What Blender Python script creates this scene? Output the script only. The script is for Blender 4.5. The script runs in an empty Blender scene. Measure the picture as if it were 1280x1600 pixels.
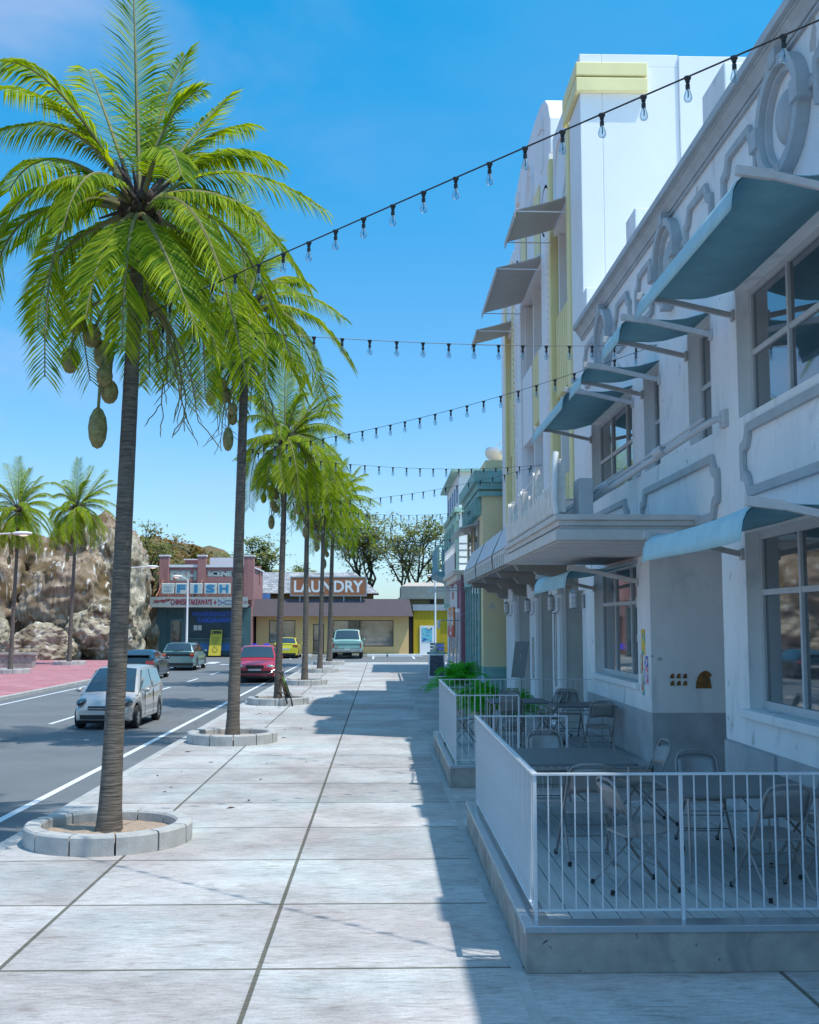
import bpy, math, random
from mathutils import Vector, Matrix, noise
PI = math.pi
SC = bpy.context.scene
COL = SC.collection
R = math.radians

# ---------------------------------------------------------------- materials
MT = {}
def mat(name, col, rough=.7, var=.12, scale=3., bump=.0, bscale=40., metal=0., col2=None, spec=.5, coat=0., stretch=(1, 1, 1), detail=6., dist=0., lo=.35, hi=.7):
    if name in MT: return MT[name]
    m = bpy.data.materials.new(name); m.use_nodes = True; MT[name] = m
    nt = m.node_tree; n = nt.nodes; b = n['Principled BSDF']
    b.inputs['Roughness'].default_value = rough; b.inputs['Metallic'].default_value = metal
    b.inputs['Specular IOR Level'].default_value = spec
    if coat: b.inputs['Coat Weight'].default_value = coat; b.inputs['Coat Roughness'].default_value = .04
    tc = n.new('ShaderNodeTexCoord'); mp = n.new('ShaderNodeMapping'); mp.inputs['Scale'].default_value = stretch
    nt.links.new(tc.outputs['Object'], mp.inputs['Vector'])
    ns = n.new('ShaderNodeTexNoise'); ns.inputs['Scale'].default_value = scale; ns.inputs['Detail'].default_value = detail
    ns.inputs['Roughness'].default_value = .65; ns.inputs['Distortion'].default_value = dist
    nt.links.new(mp.outputs[0], ns.inputs['Vector'])
    cr = n.new('ShaderNodeValToRGB'); e = cr.color_ramp.elements
    c2 = col2 if col2 else tuple(min(1, c * (1 + var)) for c in col)
    c1 = col if col2 else tuple(c * (1 - var) for c in col)
    e[0].position = lo; e[0].color = (*c1, 1); e[1].position = hi; e[1].color = (*c2, 1)
    nt.links.new(ns.outputs[0], cr.inputs[0]); nt.links.new(cr.outputs[0], b.inputs['Base Color'])
    if bump:
        n2 = n.new('ShaderNodeTexNoise'); n2.inputs['Scale'].default_value = bscale; n2.inputs['Detail'].default_value = 8
        nt.links.new(mp.outputs[0], n2.inputs['Vector'])
        bp = n.new('ShaderNodeBump'); bp.inputs['Strength'].default_value = bump; bp.inputs['Distance'].default_value = .02
        nt.links.new(n2.outputs[0], bp.inputs['Height']); nt.links.new(bp.outputs[0], b.inputs['Normal'])
    m['ramp'] = cr.name
    return m
def overlay(m, col, scale, lo, hi, stretch=(1, 1, 1), rough=None, dist=.5, detail=8):
    """patches of another colour (peeling paint, stains, rust) mixed over a mat()"""
    nt = m.node_tree; n = nt.nodes; b = n['Principled BSDF']
    src = b.inputs['Base Color'].links[0].from_socket
    tc = n.new('ShaderNodeTexCoord'); mp = n.new('ShaderNodeMapping'); mp.inputs['Scale'].default_value = stretch
    mp.inputs['Location'].default_value = (3.3, 7.7, 1.1)
    nt.links.new(tc.outputs['Object'], mp.inputs['Vector'])
    ns = n.new('ShaderNodeTexNoise'); ns.inputs['Scale'].default_value = scale; ns.inputs['Detail'].default_value = detail; ns.inputs['Distortion'].default_value = dist
    nt.links.new(mp.outputs[0], ns.inputs['Vector'])
    cr = n.new('ShaderNodeValToRGB'); cr.color_ramp.elements[0].position = lo; cr.color_ramp.elements[1].position = hi
    nt.links.new(ns.outputs[0], cr.inputs[0])
    mx = n.new('ShaderNodeMixRGB'); mx.inputs['Color2'].default_value = (*col, 1)
    nt.links.new(cr.outputs[0], mx.inputs['Fac']); nt.links.new(src, mx.inputs['Color1']); nt.links.new(mx.outputs[0], b.inputs['Base Color'])
    return m
def brick(name, c1, c2, mortar, bw, bh, ms, offset=.5, loc=(0, 0, 0), rot=(0, 0, 0), rough=.8, bump=.4, noisev=.25, nscale=1.2, stretch=(1, 1, 1), bias=0., nbump=.15, nbs=25.):
    if name in MT: return MT[name]
    m = bpy.data.materials.new(name); m.use_nodes = True; MT[name] = m
    nt = m.node_tree; n = nt.nodes; b = n['Principled BSDF']; b.inputs['Roughness'].default_value = rough
    tc = n.new('ShaderNodeTexCoord'); mp = n.new('ShaderNodeMapping')
    mp.inputs['Location'].default_value = loc; mp.inputs['Rotation'].default_value = rot
    nt.links.new(tc.outputs['Object'], mp.inputs['Vector'])
    br = n.new('ShaderNodeTexBrick'); br.offset = offset; br.inputs['Scale'].default_value = 1
    br.inputs['Brick Width'].default_value = bw; br.inputs['Row Height'].default_value = bh; br.inputs['Mortar Size'].default_value = ms
    br.inputs['Mortar Smooth'].default_value = .3; br.inputs['Bias'].default_value = bias
    br.inputs['Color1'].default_value = (*c1, 1); br.inputs['Color2'].default_value = (*c2, 1); br.inputs['Mortar'].default_value = (*mortar, 1)
    nt.links.new(mp.outputs[0], br.inputs['Vector'])
    mp2 = n.new('ShaderNodeMapping'); mp2.inputs['Scale'].default_value = stretch; nt.links.new(tc.outputs['Object'], mp2.inputs['Vector'])
    ns = n.new('ShaderNodeTexNoise'); ns.inputs['Scale'].default_value = nscale; ns.inputs['Detail'].default_value = 9; ns.inputs['Roughness'].default_value = .68; ns.inputs['Distortion'].default_value = .4
    nt.links.new(mp2.outputs[0], ns.inputs['Vector'])
    mr = n.new('ShaderNodeMapRange'); mr.inputs['From Min'].default_value = .3; mr.inputs['From Max'].default_value = .7; mr.inputs['To Min'].default_value = 1 - noisev; mr.inputs['To Max'].default_value = 1 + noisev * .6
    nt.links.new(ns.outputs[0], mr.inputs['Value'])
    mx = n.new('ShaderNodeMixRGB'); mx.blend_type = 'MULTIPLY'; mx.inputs['Fac'].default_value = 1
    nt.links.new(br.outputs['Color'], mx.inputs['Color1']); nt.links.new(mr.outputs[0], mx.inputs['Color2']); nt.links.new(mx.outputs[0], b.inputs['Base Color'])
    n2 = n.new('ShaderNodeTexNoise'); n2.inputs['Scale'].default_value = nbs; n2.inputs['Detail'].default_value = 8; nt.links.new(mp2.outputs[0], n2.inputs['Vector'])
    ad = n.new('ShaderNodeMath'); ad.operation = 'MULTIPLY_ADD'; ad.inputs[1].default_value = nbump
    nt.links.new(n2.outputs[0], ad.inputs[0])
    iv = n.new('ShaderNodeMath'); iv.operation = 'SUBTRACT'; iv.inputs[0].default_value = 1; nt.links.new(br.outputs['Fac'], iv.inputs[1]); nt.links.new(iv.outputs[0], ad.inputs[2])
    bp = n.new('ShaderNodeBump'); bp.inputs['Strength'].default_value = bump; bp.inputs['Distance'].default_value = .03
    nt.links.new(ad.outputs[0], bp.inputs['Height']); nt.links.new(bp.outputs[0], b.inputs['Normal'])
    return m
def glassy(name, col, rough=.03, spec=1.0, coat=1.):
    m = mat(name, col, rough=rough, var=.1, scale=.6, spec=spec, coat=coat); return m
def emis(name, col, s):
    m = mat(name, col, .4)
    b = m.node_tree.nodes['Principled BSDF']; b.inputs['Emission Color'].default_value = (*col, 1); b.inputs['Emission Strength'].default_value = s
    return m
def leafmat(name, c1, c2, trans=.45, scale=1.5, rough=.45):
    if name in MT: return MT[name]
    m = mat(name, c1, rough=rough, col2=c2, scale=scale, detail=4, lo=.3, hi=.72, spec=.15)
    nt = m.node_tree; n = nt.nodes; b = n['Principled BSDF']; out = n['Material Output']
    src = b.inputs['Base Color'].links[0].from_socket
    hs = n.new('ShaderNodeHueSaturation'); hs.inputs['Hue'].default_value = .485; hs.inputs['Saturation'].default_value = 1.15; hs.inputs['Value'].default_value = 1.6
    nt.links.new(src, hs.inputs['Color'])
    tr = n.new('ShaderNodeBsdfTranslucent'); nt.links.new(hs.outputs[0], tr.inputs['Color'])
    ms = n.new('ShaderNodeMixShader'); ms.inputs[0].default_value = trans
    nt.links.new(b.outputs[0], ms.inputs[1]); nt.links.new(tr.outputs[0], ms.inputs[2]); nt.links.new(ms.outputs[0], out.inputs['Surface'])
    return m

def tone_mix(m, c1, c2, amt=.6):
    # every leaflet its own tone, from the mesh attribute 'tone'
    nt = m.node_tree; n = nt.nodes; b = n['Principled BSDF']; src = b.inputs['Base Color'].links[0].from_socket
    at = n.new('ShaderNodeAttribute'); at.attribute_name = 'tone'
    cr = n.new('ShaderNodeValToRGB'); e = cr.color_ramp.elements; e[0].color = (*c1, 1); e[1].color = (*c2, 1); e[0].position = .1; e[1].position = .9
    nt.links.new(at.outputs['Fac'], cr.inputs[0]); mx = n.new('ShaderNodeMixRGB'); mx.inputs['Fac'].default_value = amt
    nt.links.new(src, mx.inputs['Color1']); nt.links.new(cr.outputs[0], mx.inputs['Color2'])
    for l in list(src.links):
        if l.to_node != mx: nt.links.new(mx.outputs[0], l.to_socket)
# ---------------------------------------------------------------- mesh builder
def rootloc(p):
    while p.parent: p = p.parent
    return Vector(p.location)
EACH = {'wainscot', 'yellow_trim', 'corbel', 'pillar_fluting', 'mullion', 'teal_trim', 'stretcher', 'pillar', 'cornice_bracket', 'post', 'parapet_block', 'brace', 'awning_arm', 'notice', 'crest_cap', 'slatted_panel', 'yellow_panel', 'coping', 'arcade_wall', 'roof_rail', 'yellow_band', 'letter', 'pedal', 'balcony_baluster', 'ring_ornament', 'spandrel', 'indicator', 'headlight', 'fog_light', 'tail_light', 'door_handle', 'door_seam', 'shopfront_frame', 'shopfront', 'cornice', 'bumper_strip', 'frame_post', 'tie_rod', 'neon_tube', 'awning_arm', 'shop_window', 'trim_strip', 'arm'}
class MB:
    def __init__(s): s.v = []; s.f = []; s.tone = None
    def add(s, vs, fs):
        k = len(s.v); s.v += [tuple(v) for v in vs]; s.f += [tuple(i + k for i in f) for f in fs]; return s
    def box(s, x0, x1, y0, y1, z0, z1):
        vs = [(x, y, z) for x in (x0, x1) for y in (y0, y1) for z in (z0, z1)]
        return s.add(vs, [(0, 1, 3, 2), (4, 6, 7, 5), (0, 4, 5, 1), (2, 3, 7, 6), (0, 2, 6, 4), (1, 5, 7, 3)])
    def obox(s, c, a, b, d):
        c = Vector(c); a = Vector(a); b = Vector(b); d = Vector(d)
        vs = [c + i * a + j * b + k * d for i in (-.5, .5) for j in (-.5, .5) for k in (-.5, .5)]
        return s.add(vs, [(0, 1, 3, 2), (4, 6, 7, 5), (0, 4, 5, 1), (2, 3, 7, 6), (0, 2, 6, 4), (1, 5, 7, 3)])
    def beam(s, p, q, w, h, up=(0, 0, 1)):
        p = Vector(p); q = Vector(q); d = q - p; u = Vector(up); a = d.cross(u)
        if a.length < 1e-6: a = Vector((1, 0, 0))
        a.normalize(); b = a.cross(d).normalized()
        return s.obox((p + q) / 2, d, a * w, b * h)
    def tube(s, pts, r, seg=8, cap=True):
        pts = [Vector(p) for p in pts]; n = len(pts)
        rs = r if isinstance(r, (list, tuple)) else [r] * n
        k = len(s.v); prev = None
        for i, p in enumerate(pts):
            t = (pts[min(i + 1, n - 1)] - pts[max(i - 1, 0)])
            if t.length < 1e-9: t = Vector((0, 0, 1))
            t.normalize()
            if prev is None:
                a = t.cross(Vector((0, 0, 1)));
                if a.length < .05: a = t.cross(Vector((0, 1, 0)))
            else: a = prev - t * prev.dot(t)
            a.normalize(); prev = a; b = t.cross(a)
            for j in range(seg):
                th = 2 * PI * j / seg; s.v.append(tuple(p + (a * math.cos(th) + b * math.sin(th)) * rs[i]))
        for i in range(n - 1):
            for j in range(seg):
                j2 = (j + 1) % seg
                s.f.append((k + i * seg + j, k + i * seg + j2, k + (i + 1) * seg + j2, k + (i + 1) * seg + j))
        if cap:
            s.f.append(tuple(k + j for j in range(seg - 1, -1, -1))); s.f.append(tuple(k + (n - 1) * seg + j for j in range(seg)))
        return s
    def lathe(s, prof, c=(0, 0, 0), seg=24, axis='Z', scale=(1, 1)):
        k = len(s.v); c = Vector(c); n = len(prof)
        for r, z in prof:
            for j in range(seg):
                th = 2 * PI * j / seg; a = r * math.cos(th) * scale[0]; b = r * math.sin(th) * scale[1]
                s.v.append(tuple(c + (Vector((a, b, z)) if axis == 'Z' else Vector((z, a, b)) if axis == 'X' else Vector((a, z, b)))))
        for i in range(n - 1):
            for j in range(seg):
                j2 = (j + 1) % seg; s.f.append((k + i * seg + j, k + i * seg + j2, k + (i + 1) * seg + j2, k + (i + 1) * seg + j))
        return s
    def sphere(s, c, r, seg=12, rings=8):
        r = r if isinstance(r, (tuple, list)) else (r, r, r); c = Vector(c)
        k = len(s.v)
        for i in range(rings + 1):
            ph = PI * i / rings
            for j in range(seg):
                th = 2 * PI * j / seg
                s.v.append((c.x + r[0] * math.sin(ph) * math.cos(th), c.y + r[1] * math.sin(ph) * math.sin(th), c.z - r[2] * math.cos(ph)))
        for i in range(rings):
            for j in range(seg):
                j2 = (j + 1) % seg; s.f.append((k + i * seg + j, k + i * seg + j2, k + (i + 1) * seg + j2, k + (i + 1) * seg + j))
        return s
    def prism(s, pts, O, U, V, N):
        """2-D outline pts (u,v) at origin O along U,V, extruded by vector N"""
        O, U, V, N = map(Vector, (O, U, V, N)); n = len(pts); k = len(s.v)
        for d in (Vector((0, 0, 0)), N):
            for u, v in pts: s.v.append(tuple(O + U * u + V * v + d))
        s.f.append(tuple(k + i for i in range(n - 1, -1, -1))); s.f.append(tuple(k + n + i for i in range(n)))
        for i in range(n): s.f.append((k + i, k + (i + 1) % n, k + n + (i + 1) % n, k + n + i))
        return s
    def frame(s, outer, inner, O, U, V, N):
        O, U, V, N = map(Vector, (O, U, V, N)); n = len(outer); k = len(s.v)
        for ring in (outer, inner):
            for d in (Vector((0, 0, 0)), N):
                for u, v in ring: s.v.append(tuple(O + U * u + V * v + d))
        for i in range(n):
            j = (i + 1) % n; a, b, c, d = k, k + n, k + 2 * n, k + 3 * n
            s.f += [(a + i, a + j, b + j, b + i), (c + j, c + i, d + i, d + j), (b + i, b + j, d + j, d + i), (a + j, a + i, c + i, c + j)]
        return s
    def quad(s, *p): return s.add(p, [tuple(range(len(p)))])
    def sheet(s, rows):
        k = len(s.v); m = len(rows[0])
        for r in rows: s.v += [tuple(p) for p in r]
        for i in range(len(rows) - 1):
            for j in range(m - 1): s.f.append((k + i * m + j, k + i * m + j + 1, k + (i + 1) * m + j + 1, k + (i + 1) * m + j))
        return s
    def build(s, name, m, parent=None, smooth=False, bevel=0, solid=0, ang=40, each=None):
        if each is None: each = name in EACH
        if each:
            n = len(s.v); par = list(range(n))
            def fd(i):
                while par[i] != i: par[i] = par[par[i]]; i = par[i]
                return i
            for f in s.f:
                for q in f[1:]: par[fd(q)] = fd(f[0])
            cs = {}
            for i in range(n): cs.setdefault(fd(i), []).append(i)
            cl = []
            for ids in cs.values():
                b = [min(s.v[i][k] for i in ids) - .012 for k in range(3)] + [max(s.v[i][k] for i in ids) + .012 for k in range(3)]
                hit = [c for c in cl if all(c[0][k] < b[k + 3] and b[k] < c[0][k + 3] for k in range(3))]
                for c in hit: cl.remove(c); ids = ids + c[1]; b = [min(b[k], c[0][k]) for k in range(3)] + [max(b[k], c[0][k]) for k in range(3, 6)]
                cl.append((b, ids))
            if len(cl) > 1:
                o = None
                for b, ids in cl:
                    mp = {v: k for k, v in enumerate(ids)}; q = MB(); q.v = [s.v[i] for i in ids]; q.f = [tuple(mp[i] for i in f) for f in s.f if f[0] in mp]
                    p_ = q.build(name, m, parent, smooth, bevel, solid, ang, False); o = o or p_
                return o
        off = rootloc(parent) if parent else Vector((0, 0, 0))
        me = bpy.data.meshes.new(name); me.from_pydata([(a - off.x, b - off.y, c - off.z) for a, b, c in s.v], [], s.f); me.update()
        if m: me.materials.append(m)
        if s.tone: me.attributes.new('tone', 'FLOAT', 'FACE').data.foreach_set('value', s.tone)
        import bmesh
        bm = bmesh.new(); bm.from_mesh(me); bmesh.ops.recalc_face_normals(bm, faces=bm.faces); bm.to_mesh(me); bm.free()
        if smooth: me.shade_smooth(); me.set_sharp_from_angle(angle=R(ang))
        o = bpy.data.objects.new(name, me); COL.objects.link(o)
        if parent: o.parent = parent
        if solid:
            md = o.modifiers.new('solid', 'SOLIDIFY'); md.thickness = solid; md.offset = 0
        if bevel:
            md = o.modifiers.new('bevel', 'BEVEL'); md.width = bevel; md.segments = 2; md.limit_method = 'ANGLE'; md.angle_limit = R(50)
        return o
def tag(o, label=None, cat=None, group=None, kind=None):
    if label: o['label'] = label
    if cat: o['category'] = cat
    if group: o['group'] = group
    if kind: o['kind'] = kind
    return o
def thing(name, label, cat, loc=(0, 0, 0), group=None, rz=0):
    o = bpy.data.objects.new(name, None); o.empty_display_size = .2; COL.objects.link(o); o.location = loc; o.rotation_euler = (0, 0, rz)
    return tag(o, label, cat, group)
def kids(o): return [c for c in bpy.data.objects if c.parent == o]
def dup(o, parent=None, **kw):
    kk = kids(o)
    c = o.copy(); COL.objects.link(c)
    if parent: c.parent = parent
    for q in kk: dup(q, c)
    for a, b in kw.items():
        if a == 'loc': c.location = b
        elif a == 'rz': c.rotation_euler = (0, 0, b)
        elif a == 'scale': c.scale = (b, b, b)
        else: c[a] = b
    return c
FONT_CACHE = {}
def textmesh(s):
    if s in FONT_CACHE: return FONT_CACHE[s]
    cu = bpy.data.curves.new('lettering', 'FONT'); cu.body = s; cu.extrude = 0; cu.resolution_u = 3
    ob = bpy.data.objects.new('lettering', cu); COL.objects.link(ob)
    dg = bpy.context.evaluated_depsgraph_get(); me = bpy.data.meshes.new_from_object(ob.evaluated_get(dg))
    vs = [tuple(v.co) for v in me.vertices]; fs = [tuple(p.vertices) for p in me.polygons]
    bpy.data.objects.remove(ob); bpy.data.curves.remove(cu); bpy.data.meshes.remove(me)
    x0 = min(v[0] for v in vs); x1 = max(v[0] for v in vs); y0 = min(v[1] for v in vs); y1 = max(v[1] for v in vs)
    FONT_CACHE[s] = ([((v[0] - x0) / (x1 - x0), (v[1] - y0) / (y1 - y0)) for v in vs], fs); return FONT_CACHE[s]
def letters(mb, s, O, U, V, shear=0., fat=0., depth=None):
    """fit the text s in the rectangle O, O+U, O+V; fat thickens strokes by repeating shifted copies"""
    vs, fs = textmesh(s); O, U, V = map(Vector, (O, U, V)); n = U.cross(V).normalized()
    sh = [(0, 0)] if not fat else [(-fat, -fat), (fat, -fat), (-fat, fat), (fat, fat), (0, 0)]
    for q, (a, b) in enumerate(sh):
        k = len(mb.v)
        mb.v += [tuple(O + U * (u + shear * v + a / U.length) + V * (v + b / V.length) + n * (.001 * q)) for u, v in vs]
        mb.f += [tuple(i + k for i in f) for f in fs]
    return mb
# ================================================================ materials
M_plaster = mat('plaster_white', (.74, .77, .78), .75, col2=(.86, .87, .87), scale=1.1, bump=.25, bscale=9, stretch=(1, 1, .6))
overlay(M_plaster, (.56, .59, .62), 2.4, .58, .76, (1, 1, .5))
overlay(M_plaster, (.50, .49, .47), 3.2, .69, .70, (1, 1, .8), detail=12); overlay(M_plaster, (.55, .57, .59), 2.2, .62, .86, (1, 4, .22), detail=10)
M_trim = mat('trim_grey', (.43, .47, .49), .65, .12, 2.5, bump=.15, bscale=14)
M_wains = mat('wainscot_grey', (.40, .43, .45), .7, .16, 2.2, bump=.12, bscale=14)
M_canopy = mat('canopy_grey', (.56, .55, .53), .6, .1, 2.5)
M_undershade = mat('awning_underside_shade', (.17, .36, .42), .9, .1, 3)  # darker blue carries the shade under the awnings
M_soffit = mat('soffit', (.66, .62, .61), .7, .25, 2, stretch=(.6, 8, 1))
M_frame = mat('window_frame_paint', (.52, .55, .57), .55, .06, 3)
M_glass = glassy('window_glass', (.035, .055, .065))
M_glassf = glassy('shop_glass', (.03, .05, .055), .05)
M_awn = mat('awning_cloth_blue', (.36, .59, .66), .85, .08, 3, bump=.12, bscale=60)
M_bracket = mat('bracket_paint', (.55, .53, .52), .6, .1, 5)
M_decow = mat('deco_white', (.80, .81, .82), .6, .035, .7, bump=.05, bscale=5)
M_decoy = mat('deco_yellow', (.84, .74, .38), .6, .05, 1)
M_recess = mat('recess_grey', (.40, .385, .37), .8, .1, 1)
M_cream = mat('awning_cream', (.62, .60, .55), .85, .06, 2)
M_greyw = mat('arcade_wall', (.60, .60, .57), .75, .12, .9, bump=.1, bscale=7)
overlay(M_greyw, (.55, .58, .6), 1.5, .62, .66)
M_conc = mat('concrete', (.37, .335, .30), .85, .2, 3, bump=.3, bscale=22)
overlay(M_conc, (.22, .21, .20), 1.6, .5, .68, dist=1.5); overlay(M_conc, (.07, .07, .07), 15, .675, .70)
M_kerb = mat('kerb_concrete', (.42, .42, .41), .85, .16, 3, bump=.25, bscale=30)
M_deck = mat('deck_board', (.40, .42, .42), .6, .14, 2, stretch=(8, .8, 1), bump=.1)
M_edge = mat('deck_edge_metal', (.55, .60, .64), .22, .05, 2, metal=.75)
M_rail = mat('rail_paint', (.62, .66, .70), .4, .04, 3, metal=.1)
M_chair = mat('chair_paint', (.28, .275, .27), .42, .14, 5, metal=.35)
M_table = mat('table_top', (.13, .145, .15), .5, .12, 3)
M_metal = mat('steel', (.38, .40, .42), .4, .1, 4, metal=.8)
M_dark = mat('dark_metal', (.02, .022, .025), .5, .1, 4)
M_rubber = mat('rubber', (.018, .018, .02), .8, .1, 4)
M_bulb = mat('bulb_glass', (.6, .7, .75), .05, .05, 3)
def _clear():
    nt = M_bulb.node_tree; n = nt.nodes; t_ = n.new('ShaderNodeBsdfTransparent'); t_.inputs[0].default_value = (.80, .90, .95, 1); g_ = n.new('ShaderNodeBsdfGlossy'); g_.inputs['Roughness'].default_value = .05
    w_ = n.new('ShaderNodeLayerWeight'); w_.inputs[0].default_value = .45; x_ = n.new('ShaderNodeMixShader'); nt.links.new(w_.outputs['Facing'], x_.inputs[0]); nt.links.new(t_.outputs[0], x_.inputs[1]); nt.links.new(g_.outputs[0], x_.inputs[2]); nt.links.new(x_.outputs[0], n['Material Output'].inputs['Surface'])
_clear()
M_bark = mat('palm_bark', (.07, .06, .052), .9, col2=(.22, .185, .15), scale=2.2, stretch=(2, 2, 24), bump=1., bscale=2.2)
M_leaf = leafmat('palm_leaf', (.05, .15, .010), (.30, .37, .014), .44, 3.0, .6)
tone_mix(M_leaf, (.015, .12, .012), (.44, .52, .03), .66)  # yellow tone doubles as sunlit highlight, dark tone as shade in leaflet folds
M_fern = leafmat('fern_leaf', (.03, .26, .025), (.08, .46, .045), .4, 4)
M_husk = mat('crown_husk', (.07, .05, .045), .9, .4, 9, bump=.5, bscale=20)
M_nut = mat('coconut_skin', (.14, .12, .035), .6, col2=(.32, .28, .11), scale=14, bump=.1)
M_stalk = mat('fruit_stalk', (.20, .19, .08), .8, .2, 10)
M_soil = mat('soil', (.30, .22, .16), .95, col2=(.46, .35, .27), scale=18, bump=.6, bscale=60)
M_white = mat('white_paint', (.72, .74, .76), .5, .05, 2)

# sidewalk slabs
M_walk = brick('sidewalk_slabs', (.56, .56, .555), (.42, .41, .405), (.15, .145, .115), 1.99, 1.99, .022, 0, (.94, -8.92, 0), bump=.35, noisev=.30, nscale=.8, stretch=(1, 1.3, 1), nbump=.5, nbs=5)
def tint_walk():
    nt = M_walk.node_tree; n = nt.nodes; b = n['Principled BSDF']
    src = b.inputs['Base Color'].links[0].from_socket
    tc = n.new('ShaderNodeTexCoord')
    mp = n.new('ShaderNodeMapping'); mp.inputs['Rotation'].default_value = (0, 0, R(-38)); mp.inputs['Scale'].default_value = (1.7, 6.5, 1)
    nt.links.new(tc.outputs['Object'], mp.inputs['Vector'])
    ns = n.new('ShaderNodeTexNoise'); ns.inputs['Scale'].default_value = 3.5; ns.inputs['Detail'].default_value = 9; ns.inputs['Roughness'].default_value = .72
    nt.links.new(mp.outputs[0], ns.inputs['Vector'])
    mr = n.new('ShaderNodeMapRange'); mr.inputs['From Min'].default_value = .36; mr.inputs['From Max'].default_value = .66; mr.inputs['To Min'].default_value = .76; mr.inputs['To Max'].default_value = 1.14
    nt.links.new(ns.outputs[0], mr.inputs['Value'])
    mx = n.new('ShaderNodeMixRGB'); mx.blend_type = 'MULTIPLY'; mx.inputs['Fac'].default_value = 1
    nt.links.new(src, mx.inputs['Color1']); nt.links.new(mr.outputs[0], mx.inputs['Color2'])
    # broad pale / violet-grey patches
    n3 = n.new('ShaderNodeTexNoise'); n3.inputs['Scale'].default_value = .55; n3.inputs['Detail'].default_value = 5; nt.links.new(tc.outputs['Object'], n3.inputs['Vector'])
    cr = n.new('ShaderNodeValToRGB'); cr.color_ramp.elements[0].position = .4; cr.color_ramp.elements[1].position = .62
    cr.color_ramp.elements[0].color = (.93, .86, .85, 1); cr.color_ramp.elements[1].color = (1.0, 1.05, 1.05, 1); nt.links.new(n3.outputs[0], cr.inputs[0])
    m2 = n.new('ShaderNodeMixRGB'); m2.blend_type = 'MULTIPLY'; m2.inputs['Fac'].default_value = 1
    nt.links.new(mx.outputs[0], m2.inputs['Color1']); nt.links.new(cr.outputs[0], m2.inputs['Color2'])
    vo = n.new('ShaderNodeTexVoronoi'); vo.inputs['Scale'].default_value = 6.5; vo.feature = 'F1'
    nt.links.new(tc.outputs['Object'], vo.inputs['Vector'])
    c4 = n.new('ShaderNodeValToRGB'); c4.color_ramp.elements[0].position = .035; c4.color_ramp.elements[1].position = .06
    c4.color_ramp.elements[0].color = (.62, .62, .6, 1); nt.links.new(vo.outputs['Distance'], c4.inputs[0])
    m3 = n.new('ShaderNodeMixRGB'); m3.blend_type = 'MULTIPLY'; m3.inputs['Fac'].default_value = .6
    n5 = n.new('ShaderNodeTexNoise'); n5.inputs['Scale'].default_value = 38; n5.inputs['Detail'].default_value = 6; n5.inputs['Roughness'].default_value = .8; nt.links.new(tc.outputs['Object'], n5.inputs['Vector'])
    r5 = n.new('ShaderNodeMapRange'); r5.inputs['From Min'].default_value = .3; r5.inputs['From Max'].default_value = .7; r5.inputs['To Min'].default_value = .80; r5.inputs['To Max'].default_value = 1.14; nt.links.new(n5.outputs[0], r5.inputs['Value'])
    m6 = n.new('ShaderNodeMixRGB'); m6.blend_type = 'MULTIPLY'; m6.inputs['Fac'].default_value = 1; nt.links.new(m2.outputs[0], m6.inputs['Color1']); nt.links.new(r5.outputs[0], m6.inputs['Color2']); m2 = m6
    n7 = n.new('ShaderNodeTexNoise'); n7.inputs['Scale'].default_value = 1.7; n7.inputs['Detail'].default_value = 9; n7.inputs['Distortion'].default_value = 1.2; nt.links.new(mp.outputs[0], n7.inputs['Vector'])
    c7 = n.new('ShaderNodeValToRGB'); c7.color_ramp.elements[0].position = .56; c7.color_ramp.elements[1].position = .72; c7.color_ramp.elements[0].color = (1, 1, 1, 1); c7.color_ramp.elements[1].color = (.70, .66, .62, 1); nt.links.new(n7.outputs[0], c7.inputs[0])
    m8 = n.new('ShaderNodeMixRGB'); m8.blend_type = 'MULTIPLY'; m8.inputs['Fac'].default_value = 1; nt.links.new(m6.outputs[0], m8.inputs['Color1']); nt.links.new(c7.outputs[0], m8.inputs['Color2']); m2 = m8
    nt.links.new(m2.outputs[0], m3.inputs['Color1']); nt.links.new(c4.outputs[0], m3.inputs['Color2']); nt.links.new(m3.outputs[0], b.inputs['Base Color'])
    # streak relief added to the bump
    bp = [x for x in n if x.type == 'BUMP'][0]; b2 = n.new('ShaderNodeBump'); b2.inputs['Strength'].default_value = .5; b2.inputs['Distance'].default_value = .02
    nt.links.new(ns.outputs[0], b2.inputs['Height']); nt.links.new(bp.outputs[0], b2.inputs['Normal']); nt.links.new(b2.outputs[0], b.inputs['Normal'])
tint_walk()
M_asph = mat('asphalt', (.125, .135, .145), .85, col2=(.165, .175, .185), scale=.5, bump=.25, bscale=90, detail=10)
overlay(M_asph, (.09, .095, .10), .8, .6, .75, (1, .3, 1))
M_pink = brick('pink_pavers', (.36, .12, .14), (.48, .21, .23), (.48, .31, .32), .9, .32, .012, .5, bump=.2, noisev=.2)
M_ground = mat('dry_ground', (.20, .17, .12), .95, .2, .4, bump=.3, bscale=6)
M_hill = mat('hill_scrub', (.05, .065, .02), .95, col2=(.20, .11, .045), scale=.35, detail=9, bump=.8, bscale=2)

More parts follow.
